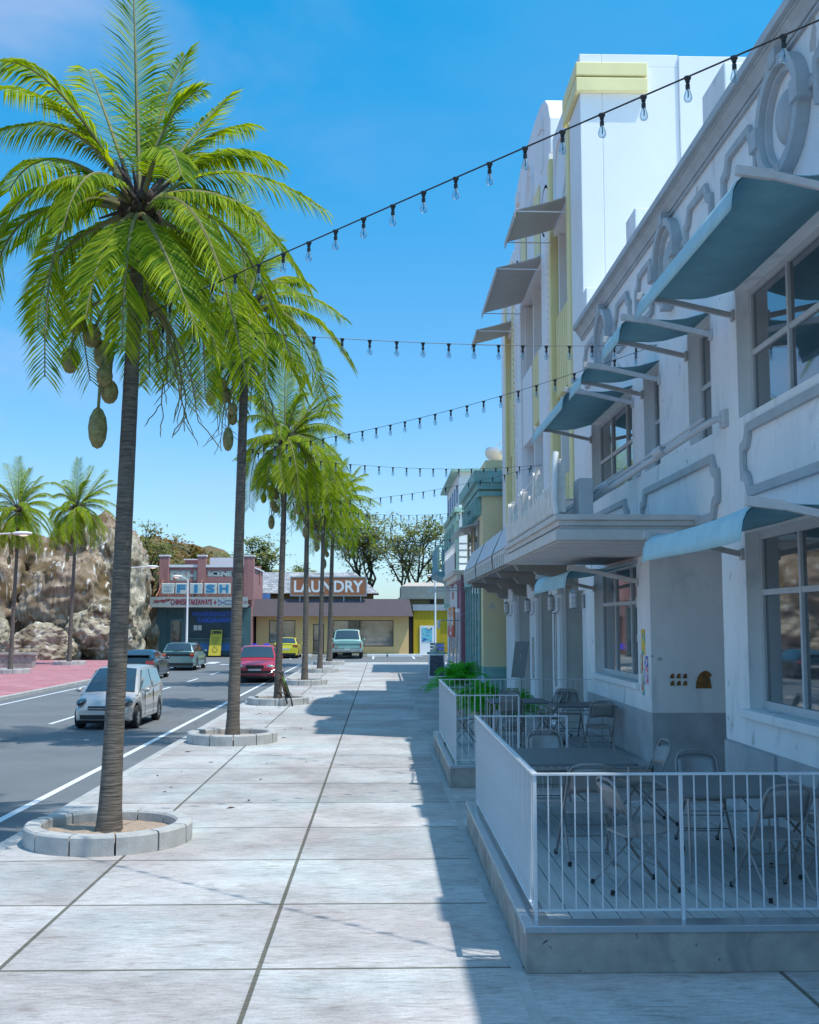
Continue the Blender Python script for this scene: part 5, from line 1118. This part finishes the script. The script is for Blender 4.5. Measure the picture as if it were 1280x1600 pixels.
# ================================================================ cars
M_carglass = glassy('car_glass', (.012, .03, .045), .03)
M_light = glassy('headlight_glass', (.45, .47, .48), .1); M_red = glassy('tail_light_red', (.35, .01, .01), .15); M_amber = glassy('indicator_amber', (.6, .18, .02), .15)
def lerp(a, b, t): return a + (b - a) * t
def pl_(pts, y):
    if y <= pts[0][0]: return pts[0][1]
    for (a, b), (c, d) in zip(pts, pts[1:]):
        if y <= c: return lerp(b, d, (y - a) / (c - a))
    return pts[-1][1]
def car(name, label, cat, paint, L, W, belt, cab, axles, wr=.31, zb=.24, Wr=.74, seed=0, front=.82, rear=.88, lift=0., extra=None):
    """local +Y is the nose. belt = [(y,z)] top line of the lower body; cab = (y screen base, y screen top, y rear top, y rear base, roof z)"""
    t = thing(name, label, cat); h = L / 2; hw = W / 2
    ys = sorted(set([round(-h + L * i / 46, 4) for i in range(47)] + [round(a + d, 4) for a in axles for d in (-wr - .055, -wr * .98, -wr * .85, -wr * .6, -wr * .3, 0, wr * .3, wr * .6, wr * .85, wr * .98, wr + .055)]))
    ys = [y for y in ys if -h <= y <= h]
    def wid(y):
        e = 1.0; d = h - y
        if d < .9: e = min(e, lerp(front, 1, min(1, d / .9) ** .5))
        d = y + h
        if d < .8: e = min(e, lerp(rear, 1, min(1, d / .8) ** .45))
        return hw * e
    rows = []
    for y in ys:
        z0 = zb
        for a in axles:
            if abs(y - a) < wr + .05: z0 = max(z0, wr + math.sqrt(max(0, (wr + .055) ** 2 - (y - a) ** 2)))
        if y > h - .25: z0 = max(z0, zb + .06 * (y - h + .25) / .25)
        w = wid(y); zt = pl_(belt, y); row = []
        zs = [(.94, z0), (1.0, z0 + .04), (1.015, lerp(z0, zt, .38)), (1.0, lerp(z0, zt, .68)), (.975, zt - .07), (.93, zt - .015), (.80, zt + .012), (.4, zt + .028), (0, zt + .032)]
        row = [(w * a, y, max(z, z0)) for a, z in zs]; row = row + [(-a, b, c) for a, b, c in row[-2::-1]]; rows.append(row)
    b = MB().sheet(rows); n = len(rows[0])
    for rr in (rows[0], rows[-1]): b.add(rr, [tuple(range(n))])
    body = b.build('body', paint, t, smooth=True, ang=38)
    # greenhouse
    y1, y2, y3, y4, zr = cab; Wb = hw * .93; Wt = hw * Wr
    zB = lambda y: pl_(belt, y) + .0
    st = [(y1 + .02, 0), (lerp(y1, y2, .5), .5), (y2, 1), (lerp(y2, y3, .33), 1), (lerp(y2, y3, .66), 1), (y3, 1), (lerp(y3, y4, .5), .5), (y4, 0)]
    rows = []
    for i, (y, u) in enumerate(st):
        z1 = lerp(zB(y), zr - (.03 if i in (2, 5) else 0), u) if u < 1 else zr - (.035 if i == 2 else .02 if i == 5 else 0)
        wt = lerp(Wb, Wt, u) if u < 1 else Wt
        row = [(Wb, y, zB(y) - .03), (lerp(Wb, wt, .55), y, lerp(zB(y), z1, .5)), (wt, y, z1 - .05 * min(1, u * 2)), (wt - .07, y, z1), (wt * .5, y, z1 + .022), (0, y, z1 + .028)]
        rows.append(row + [(-a, b_, c) for a, b_, c in row[-2::-1]])
    MB().sheet(rows).build('roof', paint, t, smooth=True, ang=45)
    def pane(nm, pts, off=.012):
        pts = [Vector(p) for p in pts]; nn = (pts[1] - pts[0]).cross(pts[2] - pts[1]).normalized(); c = sum(pts, Vector()) / len(pts); o_ = c - Vector((0, (y1 + y4) / 2, zr - .5))
        if nn.dot(o_) < 0: nn = -nn
        MB().prism([(0, 0)], c, (1, 0, 0), (0, 1, 0), (0, 0, 0)) if False else None
        m = MB(); k = len(pts); m.add([p + nn * off for p in pts] + [p - nn * .02 for p in pts], [tuple(range(k))] + [(i, (i + 1) % k, k + (i + 1) % k, k + i) for i in range(k)]); return m.build(nm, M_carglass, t)
    def gp(y, v, s, inset=0):   # point on the greenhouse side
        u = 1 if y3 <= y <= y2 else ((y1 - y) / (y1 - y2) if y > y2 else (y - y4) / (y3 - y4)); u = max(0, min(1, u)); zt = lerp(zB(y), zr - .09, u) if u < 1 else zr - .09
        z = lerp(zB(y) + .05, zt, v); q = (z - zB(y)) / max(.05, zr - zB(y)); return (s * (lerp(Wb, Wt, q) + .0), y, z)
    def scr(nm, ya, yb, uu):
        rows = []
        for u in uu:
            y = lerp(ya, yb, u); zr1 = zr - (.035 if ya == y1 else .02); zb_ = lambda v: lerp(zB(lerp(ya, yb, v)), zr, v) if v < 1 else zr1
            z = lerp(zb_(0), zb_(.5), u * 2) if u < .5 else lerp(zb_(.5), zb_(1), u * 2 - 1); w_ = lerp(Wb, Wt, u) - .085
            rows.append([(w_ * k, y + (.02 if ya == y1 else -.02), z + .018 + .026 * (1 - k * k)) for k in (-1, -.5, 0, .5, 1)])
        MB().sheet(rows).build(nm, M_carglass, t, smooth=True)
    scr('windscreen', y1, y2, (.07, .3, .5, .7, .95)); scr('rear_window', y4, y3, (.16, .35, .5, .7, .93))
    ym = lerp(y2, y3, .42)
    for s in (-1, 1):
        for a, b_, c, d in ((y2 + (y1 - y2) * .68, ym + .04, y2 - .02, ym + .04), (ym - .04, lerp(y3, y4, .42), ym - .04, lerp(y3, y4, .02))):
            pane('side_window', [gp(a, 0, s), gp(b_, 0, s), gp(d, 1, s), gp(c, 1, s)], .014)
    # wheels
    for a in axles:
        for s in (-1, 1):
            xw = s * (hw - .10); o = MB().lathe([(wr * .62, -.09), (wr * .93, -.095), (wr, -.06), (wr, .06), (wr * .93, .095), (wr * .62, .09)], (xw, a, wr), 26, 'X').build('tyre', M_rubber, t, smooth=True)
            m = MB().lathe([(wr * .64, .0), (wr * .64, .08 * s), (wr * .58, .083 * s), (wr * .55, .05 * s), (.001, .035 * s)], (xw, a, wr), 22, 'X')
            for k in range(5):
                an = k * 2 * PI / 5; m.beam((xw + s * .065, a + .04 * math.cos(an), wr + .04 * math.sin(an)), (xw + s * .075, a + wr * .58 * math.cos(an), wr + wr * .58 * math.sin(an)), .06, .025, up=(1, 0, 0))
            m.build('rim', mat('alloy', (.35, .36, .37), .3, .1, 4, metal=.8), o, smooth=True, ang=30)
    MB().box(-hw * .82, hw * .82, -h + .12, h - .15, .16 + (zb - .2), .56).build('underbody', M_rubber, t)
    for s in (-1, 1):
        m = MB().sphere((s * (hw + .10), y1 - .35, zB(y1) + .10), (.09, .05, .06), 10, 6).tube([(s * (hw - .03), y1 - .33, zB(y1) + .04), (s * (hw + .08), y1 - .35, zB(y1) + .08)], .02, 6); m.build('wing_mirror', paint, t, smooth=True)
    F = h; B = -h; wf = hw * front; wb_ = hw * rear
    for nm_, m_, bx in (extra or []):
        q = MB()
        for e in bx:
            if e[0] == 'f': q.box(e[1], e[2], F - .06, F + e[5], e[3], e[4])
            elif e[0] == 'b': q.box(e[1], e[2], B - e[5], B + .06, e[3], e[4])
            elif e[0] == 'e': q.sphere(e[1], e[2], 14, 8)
            elif e[0] == 'x': q.box(*e[1:])
            elif e[0] == 't': q.tube(*e[1:])
        q.build(nm_, m_, t, smooth=nm_ in ('headlight',), bevel=.008 if nm_ in ('bumper', 'tailgate') else 0)
    return t
def paint(name, c, rough=.28, metal=.2): return mat(name, c, rough, .03, 2, coat=.8, metal=metal)
M_trimk = mat('black_trim', (.012, .014, .016), .45, .1, 4); M_plate = mat('plate', (.55, .56, .55), .5, .06, 9)
mpv = car('silver_minivan', 'small silver people carrier facing the camera in the middle lane', 'car', paint('silver_paint', (.50, .48, .46), .3, .3), 3.85, 1.62,
    [(-1.92, .80), (-1.85, .98), (-.4, .95), (.75, .93), (1.2, .87), (1.62, .76), (1.84, .62), (1.925, .50)], (1.20, .28, -1.50, -1.86, 1.56), (-1.22, 1.26), .30, .20, .72, front=.76, extra=[
    ('grille', M_trimk, [('f', -.36, .36, .50, .61, .0), ('f', -.56, .56, .27, .39, .004)]), ('grille_bar', paint('silver_paint', (1, 1, 1)), [('f', -.35, .35, .548, .566, .008)]),
    ('headlight', M_carglass, [('e', (.585, 1.62, .685), (.15, .33, .115))]), ('headlight', M_carglass, [('e', (-.585, 1.62, .685), (.15, .33, .115))]),
    ('tail_light', M_red, [('e', (.66, -1.86, .85), (.07, .06, .16)), ('e', (-.66, -1.86, .85), (.07, .06, .16))]), ('door_handle', M_trimk, [('e', (.82, .05, .82), (.012, .07, .014)), ('e', (-.82, .05, .82), (.012, .07, .014))]),
    ('door_seam', M_trimk, [('x', .80, .824, .62, .63, .3, .93), ('x', -.824, -.80, .62, .63, .3, .93), ('x', .80, .824, -.38, -.37, .3, .93), ('x', -.824, -.80, -.38, -.37, .3, .93)])])
mpv.location = (-7.17, 31.3, -.12); mpv.rotation_euler = (0, 0, PI - .02)
dk = car('dark_hatchback', 'dark blue black sporty hatchback driving away, behind the silver car', 'car', paint('black_paint', (.012, .025, .035), .2, 0), 4.2, 1.78,
    [(-2.1, .70), (-2.05, .98), (-1.0, .96), (.7, .90), (1.5, .78), (2.1, .55)], (.95, .15, -1.2, -2.0, 1.36), (-1.3, 1.3), .32, .17, .70, extra=[
    ('tail_light', M_red, [('b', -.86, -.5, .74, .90, .0)]), ('tail_light', M_red, [('b', .5, .86, .74, .90, .0)]), ('bumper', M_trimk, [('b', -.84, .84, .28, .5, .03)]), ('plate', M_plate, [('b', -.26, .26, .55, .66, .004)]), ('spoiler', M_trimk, [('x', -.6, .6, -1.95, -1.7, 1.13, 1.16)])])
dk.scale = (1.04,) * 3; dk.location = (-11.75, 56.2, -.12)
wg = car('teal_estate_car', 'pale teal estate car driving away with roof rails', 'car', paint('estate_teal', (.15, .26, .26), .3, .2), 4.5, 1.78,
    [(-2.25, .72), (-2.22, .98), (-1.0, .97), (.9, .92), (1.6, .82), (2.25, .6)], (1.1, .35, -1.85, -2.2, 1.47), (-1.35, 1.38), .32, .22, .74, extra=[
    ('tail_light', M_red, [('b', .64, .86, .74, .86, .01)]), ('tail_light', M_red, [('b', -.86, -.64, .74, .86, .01)]), ('indicator', M_amber, [('b', .64, .86, .86, .93, .01)]), ('indicator', M_amber, [('b', -.86, -.64, .86, .93, .01)]),
    ('trim_panel', M_trimk, [('b', -.64, .64, .78, .92, .004)]), ('bumper', M_trimk, [('b', -.82, .82, .27, .42, .05)]), ('roof_rail', M_trimk, [('x', .56, .60, -1.7, .2, 1.49, 1.53), ('x', -.60, -.56, -1.7, .2, 1.49, 1.53)]), ('wiper', M_trimk, [('t', [(-.3, -2.23, 1.03), (.25, -2.16, 1.12)], .012)])])
wg.scale = (1.07,) * 3; wg.location = (-11.65, 67.2, -.12)
rd = car('red_car', 'raspberry red saloon parked by the kerb, facing the camera', 'car', paint('red_paint', (.46, .012, .03), .3, .0), 4.6, 1.80,
    [(-2.3, .80), (-2.2, .95), (-1.0, .96), (1.0, .93), (1.7, .84), (2.15, .72), (2.3, .6)], (1.02, .42, -1.3, -2.0, 1.46), (-1.35, 1.4), .32, .22, .74, front=.88, extra=[
    ('grille', M_trimk, [('f', -.36, .36, .58, .72, .002)]), ('headlight', M_light, [('e', (.62, 2.18, .66), (.17, .10, .085))]), ('headlight', M_light, [('e', (-.62, 2.18, .66), (.17, .10, .085))]),
    ('indicator', M_amber, [('e', (.77, 2.10, .64), (.05, .08, .07)), ('e', (-.77, 2.10, .64), (.05, .08, .07))]), ('bumper_strip', M_trimk, [('f', -.78, .78, .40, .50, .03), ('f', -.74, .74, .22, .32, .0)]), ('plate', M_plate, [('f', -.26, .26, .50, .57, .035)]),
    ('fog_light', M_light, [('e', (.6, 2.28, .40), (.07, .04, .04)), ('e', (-.6, 2.28, .40), (.07, .04, .04))])])
rd.scale = (1.12,) * 3; rd.location = (-5.93, 54.3, -.12); rd.rotation_euler = (0, 0, PI + .05)
yc = car('yellow_hatchback', 'lemon yellow hatchback seen from behind outside the laundry', 'car', paint('yellow_paint', (.66, .56, .02), .25, .05), 4.0, 1.74,
    [(-2.0, .70), (-1.97, .98), (-1.0, .97), (.9, .92), (1.5, .8), (2.0, .6)], (1.0, .3, -1.5, -1.95, 1.45), (-1.2, 1.25), .31, .22, .74, extra=[
    ('tail_light', M_red, [('b', .50, .84, .82, .93, .005)]), ('tail_light', M_red, [('b', -.84, -.50, .82, .93, .005)]), ('plate', M_plate, [('b', -.26, .26, .6, .72, .004)]), ('bumper', M_trimk, [('b', -.7, .7, .22, .38, .02)])])
yc.location = (-7.35, 88.6, -.12); yc.scale = (1.08,) * 3
# pickup with cab cap
pk_p = mat('pickup_teal', (.25, .45, .41), .45, .08, 2, coat=.2); overlay(pk_p, (.28, .10, .05), 1.6, .60, .66)
pu = car('pickup_truck', 'old faded turquoise pickup with a rear cap and rust patches', 'pickup truck', pk_p, 4.9, 1.92,
    [(-2.45, 1.14), (-1.0, 1.14), (.7, 1.14), (1.4, 1.08), (2.3, 1.04), (2.45, .9)], (1.0, .55, -1.9, -2.35, 1.86), (-1.45, 1.55), .38, .42, .80, front=.95, rear=.97, extra=[
    ('tailgate', pk_p, [('b', -.80, .80, .70, 1.05, .02)]), ('trim_strip', mat('pickup_strip', (.10, .22, .22), .5), [('b', -.82, .82, .88, .99, .026)]), ('bumper', mat('rusty_chrome', (.42, .40, .38), .4, .3, 3, metal=.5), [('b', -.92, .92, .46, .62, .12)]),
    ('tail_light', M_red, [('b', .83, .92, .72, 1.0, .02)]), ('tail_light', M_red, [('b', -.92, -.83, .72, 1.0, .02)]), ('plate', M_plate, [('b', -.18, .18, .56, .66, .135)]), ('exhaust_box', M_rubber, [('x', -.3, .3, -2.1, -1.6, .2, .5)])])
pu.location = (-2.63, 88.0, -.12); pu.scale = (1.17,) * 3
# ================================================================ bicycles leaning on the third palm
M_bg = mat('bike_green', (.12, .26, .04), .4, .1, 5); M_br = mat('bike_brown', (.16, .06, .03), .5, .1, 5)
def bike(loc, rz, tilt, m, label):
    t = thing('bicycle', label, 'bicycle', (0, 0, 0), 'bicycles leaning on the third palm')
    for y in (-.52, .52):
        w_ = MB(); n = 24
        w_.tube([(0, y + .33 * math.cos(2 * PI * i / n), .33 + .33 * math.sin(2 * PI * i / n)) for i in range(n + 1)], .018, 6)
        for i in range(10): w_.tube([(0, y, .33), (0, y + .32 * math.cos(i * PI / 5), .33 + .32 * math.sin(i * PI / 5))], .003, 4)
        w_.build('wheel', M_rubber, t, smooth=True)
    MB().tube([(0, -.52, .33), (0, -.05, .30), (0, .36, .78), (0, -.22, .78), (0, -.05, .30)], .017, 6).tube([(0, -.22, .78), (0, -.52, .33)], .012, 6).tube([(0, .33, .86), (0, .40, .66), (0, .52, .33)], .016, 6).build('frame', m, t, smooth=True)
    MB().tube([(-.28, .22, .98), (-.1, .32, 1.0), (.1, .32, 1.0), (.28, .22, .98)], .013, 6).tube([(0, .32, 1.0), (0, .34, .84)], .013, 6).build('handlebar', M_metal, t)
    MB().sphere((0, -.26, .92), (.07, .13, .035), 10, 6).tube([(0, -.26, .92), (0, -.2, .7)], .013, 6).build('saddle', M_husk, t)
    MB().tube([(.07, -.05, .30), (.09, .09, .22)], .01, 5).tube([(-.07, -.05, .3), (-.09, -.19, .38)], .01, 5).build('pedal', M_dark, t)
    t.location = loc; t.rotation_euler = (0, tilt, rz); t.scale = (1.18,) * 3
bike((-2.93, 36.75, .0), .15, -.30, M_bg, 'green bicycle leaning on the third palm trunk'); bike((-3.03, 36.98, .0), .05, -.26, M_br, 'brown bicycle behind the green one at the third palm')
# ================================================================ street lamps
def street_lamp(x, y, H, arm, label, bulb=True):
    t = thing('street_lamp', label, 'street lamp', (x, y, 0), 'pale metal street lamps')
    MB().tube([(x, y, 0), (x, y, 1.2), (x, y, H)], [.10, .085, .06], 10).tube([(x, y, 0), (x, y, .25)], .16, 10).build('pole', M_white, t, smooth=True)
    a = Vector((x, y, H)); d = Vector(arm); MB().tube([a, a + d * .3 + Vector((0, 0, .15)), a + d * .75 + Vector((0, 0, .22))], .035, 8).build('arm', M_white, t, smooth=True)
    e = a + d + Vector((0, 0, .22)); s = d.normalized()
    MB().sphere(e - s * .18, (.16 + .3 * abs(s.x), .16 + .3 * abs(s.y), .10), 14, 8).build('lamp_head', M_white, t, smooth=True)
    if bulb: MB().sphere(e - s * .12 - Vector((0, 0, .07)), (.12 + .1 * abs(s.x), .12 + .1 * abs(s.y), .06), 10, 6).build('lamp_lens', emis('lamp_lens', (.9, .75, .55), .6), t)
street_lamp(-13.45, 78, 5.55, (-.7, -.8, 0), 'thin pale lamp post in front of the takeaway, with its lamp beside the painted word')
street_lamp(-18.6, 50, 6.35, (2.8, 0, 0), 'street lamp reaching in from the left picture edge above the plaza palms'); street_lamp(-18.05, 78, 6.25, (2.3, 0, 0), 'street lamp whose head pokes out beside the nearest palm trunk, before the pale boulder')
street_lamp(4.07, 86, 6.0, (-.45, 0, 0), 'tall pale lamp post in front of the mustard yellow shop')
# ================================================================ boards, bench
ab = thing('chalkboard_sign', 'small A-frame chalkboard with white frame near the far deck corner', 'sign', (2.6, 53.5, 0))
for s in (-1, 1): MB().frame([(-.42, 0), (.42, 0), (.36, 1.15), (-.36, 1.15)], [(-.36, .12), (.36, .12), (.31, 1.08), (-.31, 1.08)], (2.6, 53.5 + s * .32, .0), (1, 0, 0), (0, -s * .25, 1), (0, .03, 0)).build('board_frame', M_white, ab)
for s in (-1, 1): MB().prism([(-.36, .12), (.36, .12), (.31, 1.08), (-.31, 1.08)], (2.6, 53.51 + s * .32, .0), (1, 0, 0), (0, -s * .25, 1), (0, .01, 0)).build('board', mat('chalkboard', (.045, .06, .08), .8, col2=(.3, .32, .34), scale=16, lo=.5, hi=.75, stretch=(1, 1, 2)), ab)
tag(MB().box(2.2, 3.1, 54.6, 55.2, 1.10, 1.2).build('display_shelf', M_teal), 'dark teal shelf top behind the chalkboard, holding a bottle', 'shelf')['label']
MB().box(2.3, 3.0, 54.7, 55.1, 0, 1.10).build('shelf_body', M_fteal, bpy.data.objects['display_shelf'])
tag(MB().lathe([(0.001, 1.2), (.12, 1.2), (.15, 1.3), (.15, 1.42), (.06, 1.5), (.05, 1.62), (0.001, 1.62)], (2.62, 54.9, 0), 14).build('bottle', mat('bottle_glass', (.5, .56, .5), .2), smooth=True), 'squat pale bottle standing on the teal shelf', 'bottle')
bn = thing('park_bench', 'dark teal slatted bench seen from behind at the corner', 'bench', (3.9, 80.6, -.12))
m_ = MB()
for z in (.55, .78, 1.0): m_.box(3.45, 4.45, 80.6, 80.65, z, z + .17)
m_.build('backrest', M_fteal, bn); MB().box(3.45, 4.9, 80.65, 81.15, .40, .46).build('seat', M_fteal, bn)
for x in (3.5, 4.4): MB().box(x, x + .08, 80.6, 81.1, -.12, .40).build('leg', M_dark, bn)
tag(MB().frame([(-.3, 0), (.3, 0), (.12, 1.1), (-.12, 1.1)], [(-.2, .0), (.2, .0), (.06, .95), (-.06, .95)], (3.1, 50.8, 0), (1, 0, 0), (0, .1, 1), (0, .05, 0)).build('a_frame_stand', M_white), 'bare white A-shaped stand at the foot of the pink wall', 'sign stand')
mb_ = thing('menu_stand', 'plain grey slanted menu board seen from behind, on a thin post', 'sign', (3.25, 26.2, 0))
MB().prism([(0, 0), (.31, 0), (.46, .82), (.13, .82)], (2.98, 26, 1.38), (1, 0, 0), (0, .28, 1), (0, .03, 0)).build('board', mat('board_grey', (.20, .22, .22), .7, .06, 2), mb_)
MB().tube([(3.22, 26.1, 0), (3.22, 26.15, 1.9)], .02, 8).lathe([(0.001, 0), (.25, 0), (.25, .03), (0.001, .05)], (3.22, 26.1, 0), 18).build('post', M_metal, mb_)
# a few leaves and grates on the pavement edge
# ================================================================ string lights
BM = {}
def bulb_mesh():
    s = MB().lathe([(0.001, -.02), (.018, -.02), (.02, .0), (.03, .015), (.03, .03), (0.001, .035)], (0, 0, 0), 8).lathe([(0.001, -.075), (.019, -.075), (.019, -.035), (.012, -.03), (.01, -.02)], (0, 0, 0), 8)
    s.tube([(0, 0, -.07), (.004, 0, -.11), (0, 0, -.15)], [.009, .006, .004], 5)
    o = s.build('socket', M_dark); BM['s'] = o.data; bpy.data.objects.remove(o)
    s = MB().lathe([(.014, -.072), (.022, -.095), (.034, -.135), (.036, -.155), (.024, -.18), (0.001, -.188)], (0, 0, 0), 10)
    o = s.build('bulb', M_bulb, smooth=True); BM['b'] = o.data; bpy.data.objects.remove(o)
bulb_mesh()
def string(a, b, label, sag=.25, step=.405, r=.0045):
    a = Vector(a); b = Vector(b); t = thing('string_light', label, 'string light', a, 'string lights zigzagging between palms and buildings')
    L = (b - a).length; n = int(L / step); P = lambda u: a + (b - a) * u + Vector((0, 0, -sag * 4 * u * (1 - u)))
    MB().tube([P(i / 30) for i in range(31)], r, 6).build('cord', M_dark, t, smooth=True)
    for i in range(1, n):
        p = P(i / n) - a
        o = bpy.data.objects.new('bulb', BM['b']); COL.objects.link(o); o.parent = t; o.location = (p.x, p.y, p.z - .03)
        q = bpy.data.objects.new('socket', BM['s']); COL.objects.link(q); q.parent = o
PT = [(-3.2, 14.0, 6.45), (-3.2, 25.35, 6.55), (-3.25, 37.0, 6.6), (-3.2, 48.5, 6.75), (-3.2, 60, 6.8), (-3.2, 71, 6.9)]
QT = [(4.35, 17.3, 7.02), (4.42, 30.6, 6.98), (3.70, 43.5, 7.0), (3.95, 58.2, 7.0), (3.98, 67, 7.0)]
string(PT[0], (4.30, 7.1, 7.3), 'nearest string of bulbs, rising to the upper right corner', sag=-.02, r=.0075)
string(PT[0], QT[0], 'string of bulbs from the nearest palm to the cafe front between its small awnings', .12)
string(PT[1], QT[0], 'string of bulbs rising from the second palm to the cafe front', .25)
string(PT[1], QT[1], 'string of bulbs from the second palm to the white art deco building', .25)
string(PT[2], QT[1], 'string of bulbs from the third palm to the white art deco building', .3)
string(PT[2], QT[2], 'string of bulbs from the third palm to the yellow building', .3); string(PT[3], QT[2], 'string of bulbs from the fourth palm to the yellow building', .3)
string(PT[3], QT[3], 'string of bulbs from the fourth palm to the tall white mint building', .3); string(PT[4], QT[3], 'string of bulbs from the fifth palm to the tall white mint building', .3)
string(PT[4], QT[4], 'string of bulbs from the fifth palm to the far end of the white mint building', .3); string(PT[5], QT[4], 'farthest string of bulbs, from the last palm to the white mint building', .3)
# ================================================================ sky, sun, camera
SX, SY = .392, -.20                       # horizontal direction towards the sun per metre of height
el = math.atan2(1, math.hypot(SX, SY)); az = math.atan2(SX, SY)
wd = bpy.data.worlds.new('World'); SC.world = wd; wd.use_nodes = True; nt = wd.node_tree; n = nt.nodes; bg = n['Background']
sk = n.new('ShaderNodeTexSky'); sk.sky_type = 'NISHITA'; sk.sun_disc = False; sk.sun_elevation = el; sk.sun_rotation = az; sk.air_density = 1.0; sk.dust_density = .6; sk.ozone_density = 1.2
tc = n.new('ShaderNodeTexCoord'); mp = n.new('ShaderNodeMapping'); mp.inputs['Scale'].default_value = (1.0, 1.0, 2.2); mp.inputs['Rotation'].default_value = (.3, .5, .4)
nt.links.new(tc.outputs['Generated'], mp.inputs['Vector'])
ns_ = n.new('ShaderNodeTexNoise'); ns_.inputs['Scale'].default_value = 3.2; ns_.inputs['Detail'].default_value = 7; ns_.inputs['Roughness'].default_value = .5; ns_.inputs['Distortion'].default_value = .3
nt.links.new(mp.outputs[0], ns_.inputs['Vector'])
cr_ = n.new('ShaderNodeValToRGB'); cr_.color_ramp.elements[0].position = .50; cr_.color_ramp.elements[1].position = .70; cr_.color_ramp.elements[1].color = (.55, .55, .55, 1)
nt.links.new(ns_.outputs[0], cr_.inputs[0])
ti = n.new('ShaderNodeMixRGB'); ti.blend_type = 'MULTIPLY'; ti.inputs['Fac'].default_value = 1; ti.inputs['Color2'].default_value = (.62, 1.06, 1.22, 1)
hs_ = n.new('ShaderNodeHueSaturation'); hs_.inputs['Saturation'].default_value = 1.22; nt.links.new(sk.outputs[0], hs_.inputs['Color']); nt.links.new(hs_.outputs[0], ti.inputs['Color1'])
mx = n.new('ShaderNodeMixRGB'); mx.inputs['Color2'].default_value = (2.3, 2.75, 4.0, 1)
sx0 = n.new('ShaderNodeSeparateXYZ'); nt.links.new(tc.outputs['Generated'], sx0.inputs[0])
mk = n.new('ShaderNodeMapRange'); mk.inputs['From Min'].default_value = .0; mk.inputs['From Max'].default_value = -.33; mk.inputs['To Min'].default_value = .12; mk.inputs['To Max'].default_value = 1.35; nt.links.new(sx0.outputs[0], mk.inputs['Value'])
mm = n.new('ShaderNodeMath'); mm.operation = 'MULTIPLY'; mm.use_clamp = True; nt.links.new(cr_.outputs[0], mm.inputs[0]); nt.links.new(mk.outputs[0], mm.inputs[1]); nt.links.new(mm.outputs[0], mx.inputs['Fac']); sx = n.new('ShaderNodeSeparateXYZ'); nt.links.new(tc.outputs['Generated'], sx.inputs[0])
rp = n.new('ShaderNodeValToRGB'); el_ = rp.color_ramp.elements
for i_, (p_, c_) in enumerate(((.0, (.82, .64, .76)), (.12, (.88, .67, .69)), (.26, (.69, .76, .73)), (.38, (.40, .85, .80)), (.50, (.20, .93, .85)), (.66, (1.5, 1.28, 1.02)), (1, (1.55, 1.3, 1.0)))):
    e_ = el_[i_] if i_ < 1 else (el_[1] if i_ == 1 else el_.new(p_)); e_.position = p_; e_.color = (*c_, 1)
nt.links.new(sx.outputs[2], rp.inputs[0])
m9 = n.new('ShaderNodeMixRGB'); m9.blend_type = 'MULTIPLY'; m9.inputs['Fac'].default_value = 1; nt.links.new(ti.outputs[0], m9.inputs['Color1']); nt.links.new(rp.outputs[0], m9.inputs['Color2'])
nt.links.new(m9.outputs[0], mx.inputs['Color1']); nt.links.new(mx.outputs[0], bg.inputs['Color']); bg.inputs['Strength'].default_value = .15
sl = bpy.data.lights.new('sun', 'SUN'); sl.energy = 2.95; sl.angle = R(.53); sl.color = (1, .965, .90); so = bpy.data.objects.new('sun', sl); COL.objects.link(so)
so.rotation_euler = Vector((SX, SY, 1)).to_track_quat('Z', 'Y').to_euler()
cd = bpy.data.cameras.new('camera'); cd.sensor_fit = 'VERTICAL'; cd.sensor_height = 24; cd.lens = 24 * 1750 / 1600; cd.clip_end = 3000; cd.clip_start = .05
co = bpy.data.objects.new('camera', cd); COL.objects.link(co); co.location = (0, 0, 2.65)
yaw = math.atan(43 / 1750 * math.cos(math.atan(172 / 1750))); pit = math.atan(172 / 1750)
f = Vector((math.sin(yaw) * math.cos(pit), math.cos(yaw) * math.cos(pit), math.sin(pit))); co.rotation_euler = (-f).to_track_quat('Z', 'Y').to_euler()
SC.camera = co
vs = SC.view_settings; vs.view_transform = 'Standard'; vs.look = 'None'; vs.exposure = .6; vs.gamma = 1
SC.cycles.max_bounces = 6; SC.cycles.transparent_max_bounces = 6; SC.cycles.diffuse_bounces = 4; SC.cycles.transmission_bounces = 4
try: SC.cycles.use_denoising = True; SC.cycles.use_adaptive_sampling = True
except Exception: pass
